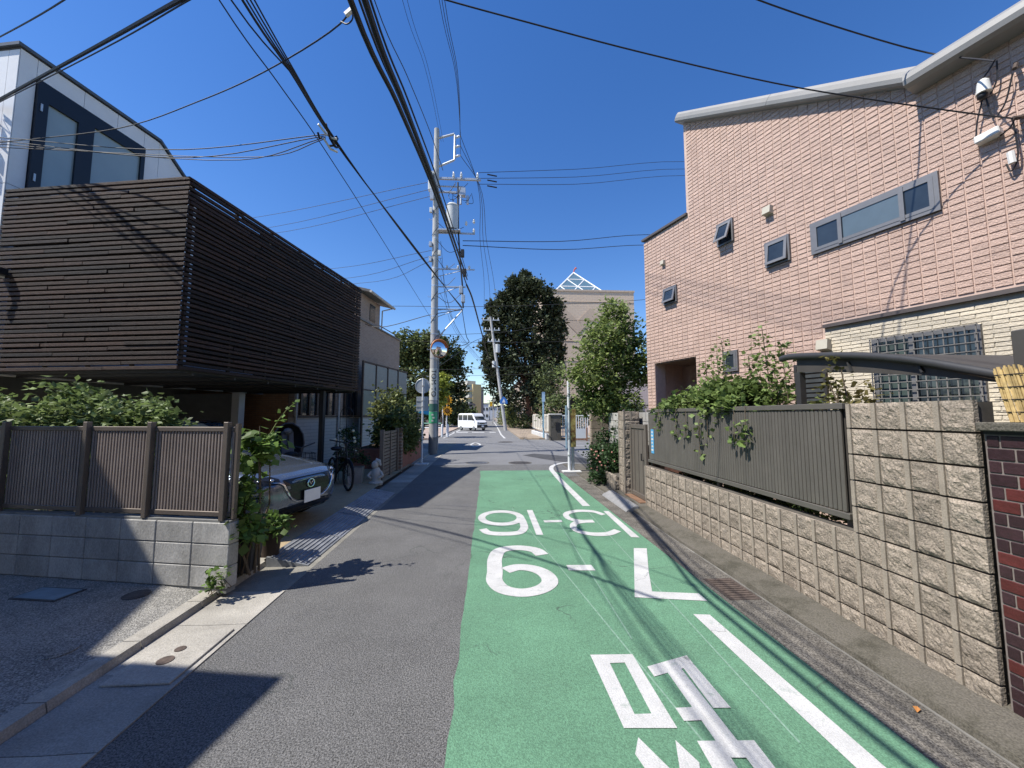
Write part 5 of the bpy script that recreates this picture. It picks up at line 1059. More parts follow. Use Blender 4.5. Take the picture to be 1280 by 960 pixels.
obj('blind', MB().extrude([pk(-.97, 4.27, .0375), pk(-.34, 4.27, .0375), pk(-.34, 4.58, .0375), pk(-.97, 4.58, .0375)], -NN*.003), mat('blind_blue', (.1, .14, .17), .3, .05, spec=.7), lw)
gw = window(WINS['grill'], 0, .03, .02); gm_ = mat('grille_bar', (.2, .19, .175), .5, .06)
for i in range(12): a = -1.54+i*.088; obj('grille_bar', MB().box(pk(a, 2.11, .085), (.011, .012, 1.22), (DD, -NN, UP)), gm_, gw)
for i in range(13): obj('grille_bar', MB().box(pk(-1.065, 1.52+i*.1, .095), (.99, .01, .01), (DD, -NN, UP)), gm_, gw)
obj('mullion', MB().box(pk(-.98, 2.11, .05), (.05, .03, 1.15), (DD, -NN, UP)), alu, gw)
obj('frosted_pane', MB().extrude([pk(-.93, 1.56, .0375), pk(-.63, 1.56, .0375), pk(-.63, 2.66, .0375), pk(-.93, 2.66, .0375)], -NN*.003), mat('frost_pane', (.06, .085, .08), .4, .1), gw)
lv = obj('louvre_window', frame_mb(WINS['lv'], .04, -.01, .05), ds, ph)
for i in range(8): obj('louvre_blade', MB().box(pk(.225, 1.92+i*.075, .03), (.37, .03, .05), (DD, (-NN+UP*.5)/1.118, UP)), mat('blade', (.06, .065, .065), .4), lv)
for px, py, s in [(967, 262, .15), (832, 328, .11), (1040, 431, .17)]:
    p = PL(px, py, Q0, NN); v = obj('vent_hood', MB().extrude([p-UP*s*.5, p+UP*s*.5, p+UP*s*.5-NN*s*.6, p-UP*s*.35-NN*s*.75], DD*s*.9), mat('vent_beige', (.45, .42, .34), .6, .06), ph)
obj('antenna_mast', MB().box(pk(-2.0, 6.9, -1.0), (.16, .16, 2.4), (DD, -NN, UP)), mat('mast_grey', (.35, .4, .45), .5), ph)
# electrical fittings high on the wall
ef = thing('cable_fittings', 'white insulators and boxes fixed high on the pink wall', 'cable fittings', PL(1240, 150, Q0-NN*.05, NN))
def wp_(px, py, n): return PL(px, py, Q0-NN*n, NN)
obj('camera_box', MB().tube([wp_(1229, 104, .12), wp_(1230, 116, .12)], [.05, .062], 10).sphere(wp_(1229, 104, .12), .05, 10, 6), white_plastic, ef, smooth=True); obj('camera_eye', MB().sphere(wp_(1228, 120, .12), .045, 10, 6), black, ef, smooth=True)
obj('junction_box', MB().bar(wp_(1220, 178, .06), wp_(1252, 162, .06), .12, .085), white_plastic, ef, bevel=.01)
obj('bracket', MB().tube([wp_(1270, 80, .01), wp_(1270, 80, .1), wp_(1268, 86, .14)], .02, 6), rust, ef); obj('bracket', MB().tube([wp_(1278, 145, .01), wp_(1274, 147, .12), wp_(1266, 148, .16)], .022, 6), rust, ef)
obj('connector', MB().tube([wp_(1263, 190, .08), wp_(1266, 204, .08)], [.03, .03], 8), white_plastic, ef, smooth=True)
lw_ = MB()
for pp in [[(1243, 76), (1236, 88), (1222, 108), (1224, 124)], [(1246, 76), (1246, 100), (1238, 118)], [(1228, 125), (1222, 150), (1220, 172)], [(1232, 120), (1238, 140), (1243, 148)], [(1266, 150), (1270, 170), (1272, 200), (1264, 214), (1258, 205)], [(1250, 170), (1262, 160), (1268, 150)], [(1266, 92), (1256, 130), (1246, 146)]]:
    lw_.tube(smooth_path([wp_(x, y, .07) for x, y in pp], 4), .008, 5)
obj('loose_wire', lw_, wire_m, ef)

# --- greenery over the right-hand fence
lf_ivy = leafmat('ivy_leaf', (.2, .26, .08), .5, .35, (.09, .15, .04))
vx = XW+.33
iv = shrub('fence_vine', 'dense light-green vine heaped over the grey-brown fence', 'vine', (vx, 5.2, .06),
    [((vx, 4.55, 1.83), (.28, .4, .18), 50, 24, .05), ((vx+.05, 5.0, 1.92), (.32, .55, .26), 90, 26, .05), ((vx+.02, 5.8, 1.85), (.3, .6, .2), 85, 26, .05), ((vx+.1, 6.5, 1.78), (.3, .4, .12), 40, 22, .05), ((vx+.4, 5.0, 1.4), (.3, 1.5, .6), 60, 24, .08)], lf_ivy, .075, stems=16)
for k, (y, zt_) in enumerate([(4.25, 2.75), (4.55, 2.45), (4.0, 2.5), (5.2, 2.55), (5.05, 2.75), (5.5, 2.5), (4.15, 2.3)]):
    P = np.array([[vx+.1+random.uniform(-.06, .06), y+random.uniform(-.1, .1)+.12*(z-1.9), z] for z in np.linspace(1.9, zt_, 26)]); P = np.repeat(P, 4, 0)+RNG.normal(size=(104, 3))*.045
    foliage('shoot_leaves', [(P, RNG.normal(size=P.shape)*.4)], lf_ivy, .055, iv); obj('shoot_stem', MB().tube([(vx+.1, y, 1.8), (vx+.1, y+.12*(zt_-1.9), zt_)], .005, 5), MATS['bark'], iv)
for y, z, nn_, L_ in [(6.35, 1.7, 16, .25), (5.75, 1.66, 13, .3), (5.45, 1.62, 16, .25), (5.1, 1.58, 15, .42), (4.9, 1.7, 10, .3), (4.35, 1.6, 20, .2), (4.15, 1.66, 24, .3)]:
    zz = z-RNG.random(nn_)*L_; P = np.stack([np.full(nn_, XFn-.05)+RNG.normal(size=nn_)*.02, y+RNG.normal(size=nn_)*.05, zz], 1); foliage('spray_leaves', [(P, np.tile([[-.6, 0, -.5]], (nn_, 1)))], lf_ivy, .07, iv)
    obj('spray_stem', MB().tube([(XFn-.04, y, z+.15), (XFn-.05, y, z-L_)], .004, 4), MATS['bark'], iv)
shrub('dry_plant', 'thin reddish plant growing between fence and cream wall', 'plant', (XW+.3, 3.0, .1), [((XW+.25, 3.15, 1.85), (.1, .3, .16), 22, 8, .04), ((XW+.3, 3.3, 2.05), (.03, .05, .25), 10, 6, .03)], leafmat('dry_leaf', (.2, .14, .05), .5, .3, (.1, .13, .04)), .05, stems=6)
shrub('low_plants', 'low green plants seen in the gap below the grey-brown fence', 'plant', (XW+.35, 4.6, .3), [((XW+.3, 4.6, .68), (.09, 1.7, .18), 300, 14, .055)], leafmat('low_leaf', (.09, .13, .04), .5, .3), .06, xmin=XW+.23)
lf_tree = leafmat('tree_leaf', (.27, .33, .11), .5, .42, (.16, .22, .065))
def tree(name, label, base, top, r, blobs, m, size, group=None, bark_m=None, nb=16, **k):
    t = thing(name, label, 'tree', base, group); pts = [blob_pts(*b) for b in blobs]; foliage('crown', pts, m, size, t, **k)
    obj('trunk', limb_set(base, top, r, np.concatenate([p[0] for p in pts]), nb), bark_m or MATS['bark'], t, smooth=True); return t
tb = vec(3.62, 10.6, .05)
def pt(px, py, Y): return AY(px, py, Y)
tree('street_tree', 'slender light-green tree behind the stone gatepost', tb, pt(765, 392, 10.7), .075,
     [(pt(768, 398, 10.7), (.42, .45, .62), 43, 30, .1, .25), (pt(750, 430, 10.6), (.62, .6, .6), 61, 30, .1, .25), (pt(785, 430, 10.8), (.62, .6, .6), 57, 30, .1, .25), (pt(735, 465, 10.5), (.6, .6, .5), 54, 30, .1, .25), (pt(768, 470, 10.7), (.8, .7, .55), 79, 30, .1, .25), (pt(800, 462, 10.9), (.5, .6, .5), 43, 30, .1, .25), (pt(748, 500, 10.5), (.62, .6, .4), 57, 30, .1, .25), (pt(778, 505, 10.7), (.6, .6, .38), 50, 30, .1, .25)], lf_tree, .115, aspect=.3, nb=26, droop=.2)
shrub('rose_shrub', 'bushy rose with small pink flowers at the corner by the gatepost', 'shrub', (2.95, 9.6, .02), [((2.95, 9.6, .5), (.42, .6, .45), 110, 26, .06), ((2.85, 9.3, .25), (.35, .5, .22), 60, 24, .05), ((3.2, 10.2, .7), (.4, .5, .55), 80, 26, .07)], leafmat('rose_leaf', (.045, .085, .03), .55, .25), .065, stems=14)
fb = MB()
for _ in range(26): fb.sphere((2.75+random.uniform(-.2, .25), 9.3+random.uniform(-.35, .4), random.uniform(.25, .85)), .022, 7, 5)
tag(obj('rose_blossoms', fb, mat('rose_pink', (.55, .25, .2), .7, .1)), kind='stuff')
fb_o = bpy.data.objects['rose_blossoms']; rsh = bpy.data.objects['rose_shrub']; L0 = fb_o.location.copy(); fb_o.parent = rsh; fb_o.location = L0-rsh.location
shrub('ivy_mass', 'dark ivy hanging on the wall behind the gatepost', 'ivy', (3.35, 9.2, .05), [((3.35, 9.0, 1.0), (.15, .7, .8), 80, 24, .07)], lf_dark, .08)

# --- right road sign posts
rg_ = vec(2.45, 11.58, 0); rs_ = thing('corner_sign_post', 'white sign post with a narrow rusty yellow plate at the corner', 'sign post', (2.45, 11.58, 0))
obj('post', MB().cyl(rg_[:2], .045, .02, 2.75, 12), wm, rs_, smooth=True); obj('sleeve', MB().cyl((2.57, 11.62), .05, .02, 1.8, 12), steel, rs_, smooth=True)
obj('base_plate', MB().box((2.5, 11.5, .028), (.55, .3, .035)), MATS['base_concrete'], rs_); obj('rusty_plate', MB().box((2.57, 11.56, 1.32), (.17, .02, 1.15)), mat('rust_yellow', (.42, .34, .12), .7, .3, 9, col3=(.16, .07, .03), c3scale=7, c3lo=.45, c3hi=.6), rs_)
obj('blue_plate', MB().box((2.36, 11.55, 1.35), (.05, .02, 1.3)), mat('pale_blue', (.4, .55, .68), .5, .08), rs_); obj('mirror_back', MB().disc((2.68, 11.7, 2.05), .2, XY, .05, 20), black, rs_)
for z in (.5, 1.0, 1.9, 2.3): obj('clamp', MB().cyl(rg_[:2], .055, z-.02, z+.02, 12), steel, rs_)
# ================================================================== ACROSS THE CROSSING
# --- brown block building with a glass pyramid
YB = 58.0; mb_ = thing('pyramid_hall', 'windowless brown stone-clad hall with a glass pyramid on its roof', 'building', AY(737, 520, YB)*vec(1, 1, 0)+vec(0, 5, 0))
x0 = AY(680, 400, YB)[0]; x1 = AY(793, 400, YB)[0]; zt_ = AY(700, 364, YB)[2]
hall = brick_tex('hall_stone', (.6, .475, .36), (.64, .51, .39), (.5, .39, .3), w=.9, h=.3, axis=(1, 0, 0), msize=.02)
obj('wall', MB().prism(rect(x0, x1, YB, YB+14), 0, zt_), hall, mb_); obj('roof_cap', MB().prism(rect(x0-.1, x1+.1, YB-.1, YB+14.1), zt_, zt_+.3), mat('hall_cap', (.52, .42, .33), .8), mb_)
for k in range(4): obj('relief_course', MB().box(((x0+x1)/2, YB-.03, zt_-1.6-k*3.1), (x1-x0, .06, .08)), hall, mb_)
tri = lambda cx, z, w, s: MB().extrude([(cx-w, YB-.02, z), (cx+w, YB-.02, z), (cx, YB-.02, z+s*w)], (0, -.06, 0))
for cx, z, s in [(x0+3.2, zt_-4.6, 1), (x0+7.3, zt_-4.6, 1), (x0+5.25, zt_-4.75, -1)]: obj('triangle_relief', tri(cx, z, 2.0, s), mat('hall_relief', (.53, .415, .315), .9, .06), mb_)
obj('window', MB().box((AY(703, 456, YB)[0], YB-.02, AY(703, 456, YB)[2]), (.8, .1, .8)), glass_dk, mb_)
ap = AY(717, 341, YB+6.5); bz = zt_+.25; hw_ = 3.1*58/40; cor = [vec(ap[0]+sx*hw_*1.0, YB+6.5+sy*hw_, bz) for sx, sy in ((-1, -1), (1, -1), (1, 1), (-1, 1))]
pyr = obj('glass_pyramid', MB().add([tuple(c) for c in cor]+[tuple(ap)], [(0, 1, 4), (1, 2, 4), (2, 3, 4), (3, 0, 4)]), mat('pyramid_glass', (.1, .17, .22), .08, .1, spec=.8), mb_); pf = MB()
for i in range(4):
    a, b = cor[i], cor[(i+1) % 4]; pf.tube([a, ap], .13, 6); pf.tube([a, b], .13, 6)
    for t in (1/3, 2/3):
        p = a*(1-t)+b*t; pf.tube([p, ap*t+a*(1-t) if 0 else (a*(1-t)+ap*t)], .09, 6); pf.tube([p, b*t+ap*(1-t) if 0 else (b*t+ap*(1-t))], .09, 6)
        pf.tube([a*(1-t)+ap*t, b*(1-t)+ap*t], .09, 6)
obj('pyramid_frame', pf, mat('frame_white', (.8, .8, .8), .5, .02), pyr); obj('roof_ornament', MB().tube([ap, ap+vec(.1, 0, .5), ap+vec(.45, 0, .9)], [.1, .1, .18], 8), mat('ornament_red', (.5, .1, .08), .6), mb_)
ann = thing('pale_annex', 'low pale pink building partly hidden by the slender tree', 'building', (9.5, 30, 0)); ax0 = AY(786, 500, 30)[0]
obj('wall', MB().prism(rect(ax0-2, ax0+7, 30, 36), 0, 4.2), mat('pale_pink', (.5, .4, .36), .85, .05), ann); wv = obj('window', MB().box((ax0+.55, 29.98, 1.9), (1.1, .08, 1.3)), glass_dk, ann); obj('window_frame', MB().box((ax0+.55, 29.93, 1.9), (.06, .05, 1.3)), steel, wv)
# --- trees
ev = leafmat('evergreen_leaf', (.075, .09, .045), .7, .15, (.035, .047, .022)); YT = 47.0
red_bark = mat('red_bark', (.2, .1, .07), .9, .3, 12, bump=.5)
bl = []
for px, py, w, h, nC in [(655, 362, 20, 20, 60), (640, 385, 24, 26, 80), (668, 382, 24, 30, 90), (633, 415, 28, 30, 90), (672, 415, 28, 34, 110), (650, 440, 34, 36, 120), (626, 448, 24, 28, 80), (680, 450, 22, 34, 80), (648, 478, 36, 30, 120), (676, 485, 20, 24, 60), (625, 462, 20, 14, 40), (620, 395, 14, 16, 36), (690, 398, 12, 20, 40)]:
    bl.append((AY(px, py, YT), (w*YT/480, w*YT/480, h*YT/480), nC, 34, .3))
for px, py in [(655, 347), (643, 356), (668, 358), (628, 372), (682, 372), (616, 384), (696, 384), (612, 408), (702, 412), (609, 432), (700, 440), (612, 456), (616, 470), (698, 462), (640, 366), (690, 428), (622, 425), (660, 352)]:
    bl.append((AY(px, py, YT+random.uniform(-1, 1)), (.75, .75, 1.0), 16, 30, .2, .2)); bl.append((AY(px+random.uniform(-5, 5), py+random.uniform(-8, 4), YT), (.4, .4, .7), 7, 26, .14, .2))
tree('evergreen_tree', 'tall dark evergreen with ragged crown at the school corner', AY(660, 548, YT)*vec(1, 1, 0)+vec(0, 0, .05), AY(656, 355, YT), .34, bl, ev, .4, bark_m=red_bark, nb=30, aspect=.32)
olive = leafmat('olive_leaf', (.14, .17, .06), .55, .25, (.075, .1, .035)); deep = leafmat('deep_leaf', (.075, .105, .04), .6, .25)
def far_tree(label, Y, blobs, m, size, trunkpx, grp='trees across the crossing'):
    b2 = [(AY(px, py, Y), (w*Y/480, w*Y/480, h*Y/480), n_, 26, .3) for px, py, w, h, n_ in blobs]
    return tree('broadleaf_tree', label, AY(trunkpx, 530, Y)*vec(1, 1, 0)+vec(0, 0, .05), AY(trunkpx, blobs[0][1]-4, Y), .3, b2, m, size, grp)
far_tree('broad olive-green tree behind the brick house', 54, [(512, 440, 24, 22, 110), (495, 455, 18, 20, 60), (520, 470, 28, 26, 110), (535, 440, 20, 20, 70), (500, 490, 24, 22, 60)], olive, .42, 512)
far_tree('dark round-crowned tree behind the utility pole', 56, [(556, 445, 22, 22, 100), (566, 470, 16, 22, 80), (548, 480, 24, 30, 110), (560, 500, 20, 20, 80), (535, 505, 22, 18, 60)], deep, .42, 553)
far_tree('small dense tree beside the white van', 64, [(583, 522, 14, 9, 60), (572, 518, 14, 12, 60)], deep, .5, 578)
shrub('garden_shrub', 'yellow-green leafy shrub behind the flower poles', 'shrub', (*G(552, 546)[:2], .05), [(AY(551, 482, 29.5), (.6, .6, .9), 50, 20, .14), (AY(549, 497, 29.5), (.5, .5, .7), 40, 20, .14)], leafmat('lime_leaf', (.3, .34, .06), .4, .35), .22)
shrub('school_shrubs', 'green shrubs below the dark evergreen inside the school fence', 'shrub', (4.6, 31, .1), [(AY(650, 520, 50), (1.6, 1.2, 1.2), 70, 20, .2), (AY(688, 480, 36), (1.4, 1, 2.0), 90, 20, .2), (AY(695, 512, 28.5), (1.6, .8, .9), 80, 20, .18), (AY(735, 512, 28), (1.8, .8, 1.0), 90, 20, .18), (AY(658, 528, 46), (1.2, 1.0, .8), 50, 18, .18)], olive, .2)
shrub('street_hedge', 'flowering hedge along the far street beyond the leaning pole', 'hedge', (3.5, 60, .1), [(AY(641, 520, 52), (1.0, 5, 1.3), 90, 20, .25), (AY(632, 522, 70), (1.2, 8, 1.4), 80, 20, .3)], hedge_m, .28)
# --- school corner: white block kerb, balustrade, gatepost and gate
sf = thing('school_balustrade', 'white concrete balustrade with slotted panels at the school corner', 'fence', (3.9, 30, 0)); A = vec(4.0, 33.5, 0); B = vec(4.25, 26.6, 0); d_ = (B-A)/np.linalg.norm(B-A); n_ = vec(d_[1], -d_[0], 0); L_ = np.linalg.norm(B-A); wc_ = mat('white_concrete', (.62, .58, .5), .85, .1, 3, fine=.06, col3=(.45, .4, .33), c3scale=1.5)
for i in range(6): obj('base_block', MB().box(A+d_*(L_*(i+.5)/6)+UP*.2, (L_/6-.04, .45, .4), (d_, n_, UP)), mat('pale_kerb', (.55, .55, .54), .85, .08), sf, bevel=.03)
obj('rail', MB().bar(A+UP*1.72, B+UP*1.72, .16, .12), wc_, sf); obj('rail', MB().bar(A+UP*.62, B+UP*.62, .16, .1), wc_, sf)
for i in range(7): obj('pier', MB().box(A+d_*(L_*i/6)+UP*1.15, (.3, .18, 1.1), (d_, n_, UP)), wc_, sf)
for i in range(6):
    for q in (.3, .5, .7): obj('baluster', MB().box(A+d_*(L_*(i+q)/6)+UP*1.15, (.16, .1, 1.0), (d_, n_, UP)), wc_, sf)
sp2 = thing('school_gatepost', 'grey stained school gatepost with a dark nameplate', 'gatepost', (4.4, 26.2, 0)); obj('pier', MB().prism(rect(4.2, 4.95, 25.9, 26.5), 0, 1.72), concrete_dk, sp2, bevel=.02); obj('cap', MB().prism(rect(4.15, 5.0, 25.85, 26.55), 1.721, 1.82), wc_, sp2); obj('nameplate', MB().box((4.72, 25.88, .95), (.3, .03, .5)), black, sp2)
sg2 = thing('school_gate', 'white barred school gate with pale boards in front', 'gate', (6.4, 25.6, 0)); wh = mat('gate_white', (.66, .68, .66), .6, .06)
obj('rail', MB().bar((5.05, 26.2, 1.68), (8.6, 25.4, 1.68), .07, .07), wh, sg2); obj('rail', MB().bar((5.05, 26.2, .25), (8.6, 25.4, .25), .07, .07), wh, sg2)
for i in range(24): t = (i+.5)/24; obj('bar', MB().box((5.05+3.55*t, 26.2-.8*t, .96), (.05, .05, 1.4)), wh, sg2)
for i, (x, y) in enumerate([(5.9, 25.2), (7.35, 24.9)]):
    bd = thing('notice_board', ['white board in a brown wooden frame before the school gate, next to the grey gatepost', 'white board in a brown wooden frame at the far end of the school gate'][i], 'board', (x, y, 0)); obj('board', MB().box((x, y, .5), (1.15, .04, .62)), wh, bd); 
    for dx in (-.62, .62): obj('frame_post', MB().box((x+dx, y, .44), (.1, .08, .88)), mat('wood_red', (.3, .16, .1), .8, .2), bd)
    obj('frame_rail', MB().box((x, y, .12), (1.14, .06, .1)), MATS['wood_red'], bd)
for px, hh, lab in [(679.5, 2.75, 'thin pole with a small pale blue plate behind the balustrade')]:
    q = AY(px, 549, 27.2)*vec(1, 1, 0); t = thing('marker_pole', lab, 'pole', q); obj('pole', MB().cyl(q[:2], .06, 0, 3.0, 8), mat('pole_blue', (.25, .4, .5), .5), t); obj('plate', MB().box((q[0], q[1]-.06, 3.0), (.22, .03, .7)), MATS['pale_blue'], t)
# --- guard fence at the left corner
gf = thing('guard_fence', 'white and green pipe guard fence at the left corner of the crossing', 'guard rail', (-5.5, 36, .1))
for i in range(8): obj('post', MB().cyl((-4.2-i*.9, 36+i*.1), .06, .1, 1.0, 8), wm, gf)
obj('rail', MB().tube([(-4.2, 36, .95), (-10.5, 36.7, .95)], .05, 6), mat('rail_green', (.2, .45, .35), .6), gf); obj('rail', MB().tube([(-4.2, 36, .55), (-10.5, 36.7, .55)], .05, 6), wm, gf)
for k, px in enumerate((552.5, 559.5)):
    q = G(px, 547); bo = thing('bollard', 'short white bollard at the foot of a flower pole', 'bollard', (*q[:2], .05), 'bollards by the flower poles'); obj('shaft', MB().cyl(q[:2], .09, .05, .95, 10), wm, bo, smooth=True); obj('cap', MB().sphere((q[0], q[1], .95), (.09, .09, .06), 10, 6), wm, bo, smooth=True)
# --- white van
VC = vec(-1.75, 43.4, 0); va = radians(-48); vf = vec(cos(va), sin(va), 0); vl = vec(-sin(va), cos(va), 0)
van = thing('white_van', 'small white box van turning at the crossing', 'van', VC); vw = lambda x, y, z: VC+vf*x+vl*y+UP*z
vp = mat('van_white', (.8, .8, .8), .25, .02, coat=.6); prof = [(-1.7, .3), (-1.7, 1.3), (-1.62, 1.8), (-1.45, 1.9), (.75, 1.9), (.95, 1.82), (1.4, 1.15), (1.62, .95), (1.69, .75), (1.7, .3)]
obj('body', MB().extrude([vw(x, -.73, z) for x, z in prof], vl*1.46), vp, van, bevel=.05)
ws = obj('windscreen', MB().extrude([vw(.93, -.64, 1.76), vw(.93, .64, 1.76), vw(1.36, .66, 1.19), vw(1.36, -.66, 1.19)], vf*.03+UP*.02), glass_dk, van)
for s in (-1, 1):
    for a, b, c in [(-1.55, -.85, 0), (-.75, .0, 0), (.1, .85, .3)]:
        obj('side_window', MB().extrude([vw(a, s*.735, 1.15), vw(b+c, s*.735, 1.15), vw(b, s*.735, 1.72), vw(a, s*.735, 1.72)], vl*s*.01), glass_dk, van)
    obj('door_handle', MB().box(vw(.05, s*.745, 1.0), (.16, .02, .04), (vf, vl, UP)), steel, van)
    obj('headlight', MB().box(vw(1.66, s*.55, .85), (.1, .28, .2), (vf, vl, UP)), mat('lamp_grey', (.3, .32, .35), .15), van, bevel=.02); obj('door_mirror', MB().box(vw(1.15, s*.85, 1.2), (.08, .16, .18), (vf, vl, UP)), black, van)
    for x in (-1.1, 1.15):
        w_ = obj('wheel', MB().torus(vw(x, s*.66, .28), .2, .08, (vf, UP, vl), 20, 8), mat('tyre', (.02, .02, .02), .85), van, smooth=True); obj('hub', MB().disc(vw(x, s*.74, .28), .16, (vf, UP, vl), .01, 14), MATS['rim'], w_)
obj('bumper', MB().box(vw(1.7, 0, .5), (.12, 1.46, .3), (vf, vl, UP)), black, van, bevel=.03); obj('grille', MB().box(vw(1.69, 0, .82), (.05, .7, .14), (vf, vl, UP)), gl_black, van); obj('number_plate', MB().box(vw(1.77, 0, .5), (.02, .33, .17), (vf, vl, UP)), MATS['plate_white'], van)
# --- far buildings
YA = 120.0; ac = AY(591, 520, YA)*vec(1, 1, 0); top = AY(580, 480, YA)[2]; U1 = vec(-.62, .785, 0); U2 = vec(.785, .62, 0); NL = vec(-.785, -.62, 0)
apt = thing('yellow_apartments', 'pale yellow apartment block with stacked balconies down the street', 'building', ac+U1*5+U2*2)
yw = mat('apartment_yellow', (.55, .43, .22), .85, .05); fh = top/5; La = 9.5; Lb = 3.2
obj('wall', MB().prism([ac[:2], (ac+U1*La)[:2], (ac+U1*La+U2*Lb)[:2], (ac+U2*Lb)[:2]], 0, top), yw, apt)
obj('penthouse', MB().prism([(ac+U1*3)[:2], (ac+U1*La)[:2], (ac+U1*La+U2*Lb)[:2], (ac+U1*3+U2*Lb)[:2]], top, top+1.3), mat('apartment_pale', (.5, .48, .42), .85), apt)
obj('stair_tower', MB().prism([(ac+U2*(Lb+.01))[:2], (ac+U2*(Lb+1))[:2], (ac+U2*(Lb+1)+U1*5)[:2], (ac+U2*(Lb+.01)+U1*5)[:2]], 0, top-.8), mat('apartment_grey', (.2, .19, .19), .85), apt)
for k in range(5):
    z = k*fh
    b_ = obj('balcony', MB().box(ac+U1*2.2+NL*.6+UP*(z+.75), (3.6, 1.2, .95), (U1, NL, UP)), MATS['apartment_pale'], apt); obj('balcony_glazing', MB().box(ac+U1*2.2+NL*.02+UP*(z+1.75), (3.2, .1, 1.0), (U1, NL, UP)), glass_dk, b_)
    for q in (5.6, 7.8): obj('window', MB().box(ac+U1*q+NL*.02+UP*(z+1.5), (1.1, .1, 1.1), (U1, NL, UP)), glass_dk, apt)
for lab, px0, px1, pyt, Y, c in [('white low-rise building closing the far street', 598, 611, 505, 150, (.6, .6, .6)), ('grey-roofed house left of the far street', 576, 592, 506, 85, (.35, .34, .34))]:
    X0 = AY(px0, 500, Y)[0]; X1 = AY(px1, 500, Y)[0]; z = AY(px0, pyt, Y)[2]; t = thing('distant_building', lab, 'building', ((X0+X1)/2, Y+4, 0)); obj('wall', MB().prism(rect(X0, X1, Y, Y+8), 0, z), mat('far_%d' % Y, c, .85, .05), t); obj('roof', MB().prism(rect(X0-.2, X1+.2, Y-.2, Y+8.2), z, z+.3), MATS['roof_slate'], t)
    for k in range(2):
        for j in range(3): obj('window', MB().box((X0+(X1-X0)*(j+.5)/3, Y-.03, 1.5+k*2.6), ((X1-X0)/5, .1, 1.1)), glass_dk, t)
sw = thing('school_wing', 'long brown school wing along the right of the far street', 'building', (10, 90, 0)); q = AY(655, 490, 62); obj('wall', MB().prism(rect(q[0]+.3, q[0]+12, 62, 120), 0, 8.2), mat('wing_brown', (.36, .28, .22), .85, .08), sw); obj('roof', MB().prism(rect(q[0]+.1, q[0]+12.2, 61.8, 120.2), 8.2, 8.5), MATS['roof_slate'], sw)
for k in range(9): obj('window', MB().box((q[0]+.28, 65+k*6, 5.6), (.1, 2.6, 1.5)), glass_dk, sw); obj('window', MB().box((q[0]+.28, 65+k*6, 2.2), (.1, 2.6, 1.5)), glass_dk, sw)
# distant rows of houses that close the view
for i, (px0, px1, pyt, Y, c) in enumerate([(430, 470, 512, 60, (.4, .36, .32)), (470, 505, 509, 66, (.45, .45, .44)), (505, 545, 511, 70, (.35, .3, .27)), (800, 860, 500, 45, (.5, .42, .36)), (611, 640, 513, 260, (.5, .5, .52))]):
    X0 = AY(px0, 500, Y)[0]; X1 = AY(px1, 500, Y)[0]; z = AY(px0, pyt, Y)[2]+2.0; t = thing('distant_house', ['tan house behind the brick house and its trees', 'grey house behind the olive-green tree', 'brown house behind the utility pole', 'tan house behind the slender tree', 'pale building at the very end of the far street'][i], 'house', ((X0+X1)/2, Y+4, 0))
    obj('wall', MB().prism(rect(X0, X1, Y, Y+8), 0, z), mat('fh%d' % i, c, .85, .06), t); xm = (X0+X1)/2; obj('roof', MB().extrude([(X0-.3, Y-.4, z), (X1+.3, Y-.4, z), (xm, Y-.4, z+1.6)], (0, 8.8, 0)), MATS['roof_slate'], t)
    for j in range(3): obj('window', MB().box((X0+(X1-X0)*(j+.5)/3, Y-.03, z-1.2), ((X1-X0)/6, .1, 1.1)), glass_dk, t)
# --- leaning utility pole and the poles beyond
def small_pole(label, base, topp, r, arms=True):
    t = thing('utility_pole', label, 'utility pole', base); b = np.array(base, float); tp = np.array(topp, float); obj('shaft', MB().tube([b, tp], [r, r*.65], 14), pc, t, smooth=True); d = tp-b
    if arms:
        for q, w in ((.97, 1.0), (.88, .9), (.78, .7)):
            c = b+d*q; obj('cross_arm', MB().box(c, (2*w, .1, .1)), steel, t)
            for x in (-w*.85, -w*.3, w*.3, w*.85): obj('insulator', MB().tube([c+vec(x, 0, .05), c+vec(x, 0, .3)], [.06, .04], 7), por, t)
        obj('transformer', MB().cyl((b+d*.72)[:2]+vec(.35, 0), .28, (b+d*.68)[2], (b+d*.68)[2]+.95, 14), MATS['transformer_grey'], t, smooth=True); obj('transformer', MB().cyl((b+d*.58)[:2]-vec(.3, 0), .22, (b+d*.55)[2], (b+d*.55)[2]+.7, 14), MATS['transformer_grey'], t, smooth=True)
    return t
LPB = vec(1.98, 43.3, 0); LPT = AY(613, 396, 43.3)
lpo = small_pole('leaning grey utility pole with a blue crossing sign', LPB, LPT, .2)
q = AY(629.5, 501, 43.0); sgn = obj('crossing_sign', MB().extrude([q+vec(-.45, 0, -.33), q+vec(.45, 0, -.33), q+vec(.4, 0, .1), q+vec(0, 0, .5), q+vec(-.4, 0, .1)], (0, .03, 0)), mat('sign_blue', (.04, .17, .5), .4, .05), lpo); obj('pictogram', MB().extrude([q+vec(-.18, -.01, -.2), q+vec(.2, -.01, -.2), q+vec(.04, -.01, .25)], (0, -.01, 0)), wm, sgn)
for k, (px, pyt, Y) in enumerate([(617, 494, 95), (622, 480, 75), (612, 500, 130)]): q = AY(px, 525, Y)*vec(1, 1, 0); small_pole(['slim utility pole in the far street, behind the leaning one', 'tall slim utility pole in the far street', 'farthest utility pole down the street'][k], q, (q[0], q[1], AY(px, pyt, Y)[2]), .16, k != 1)
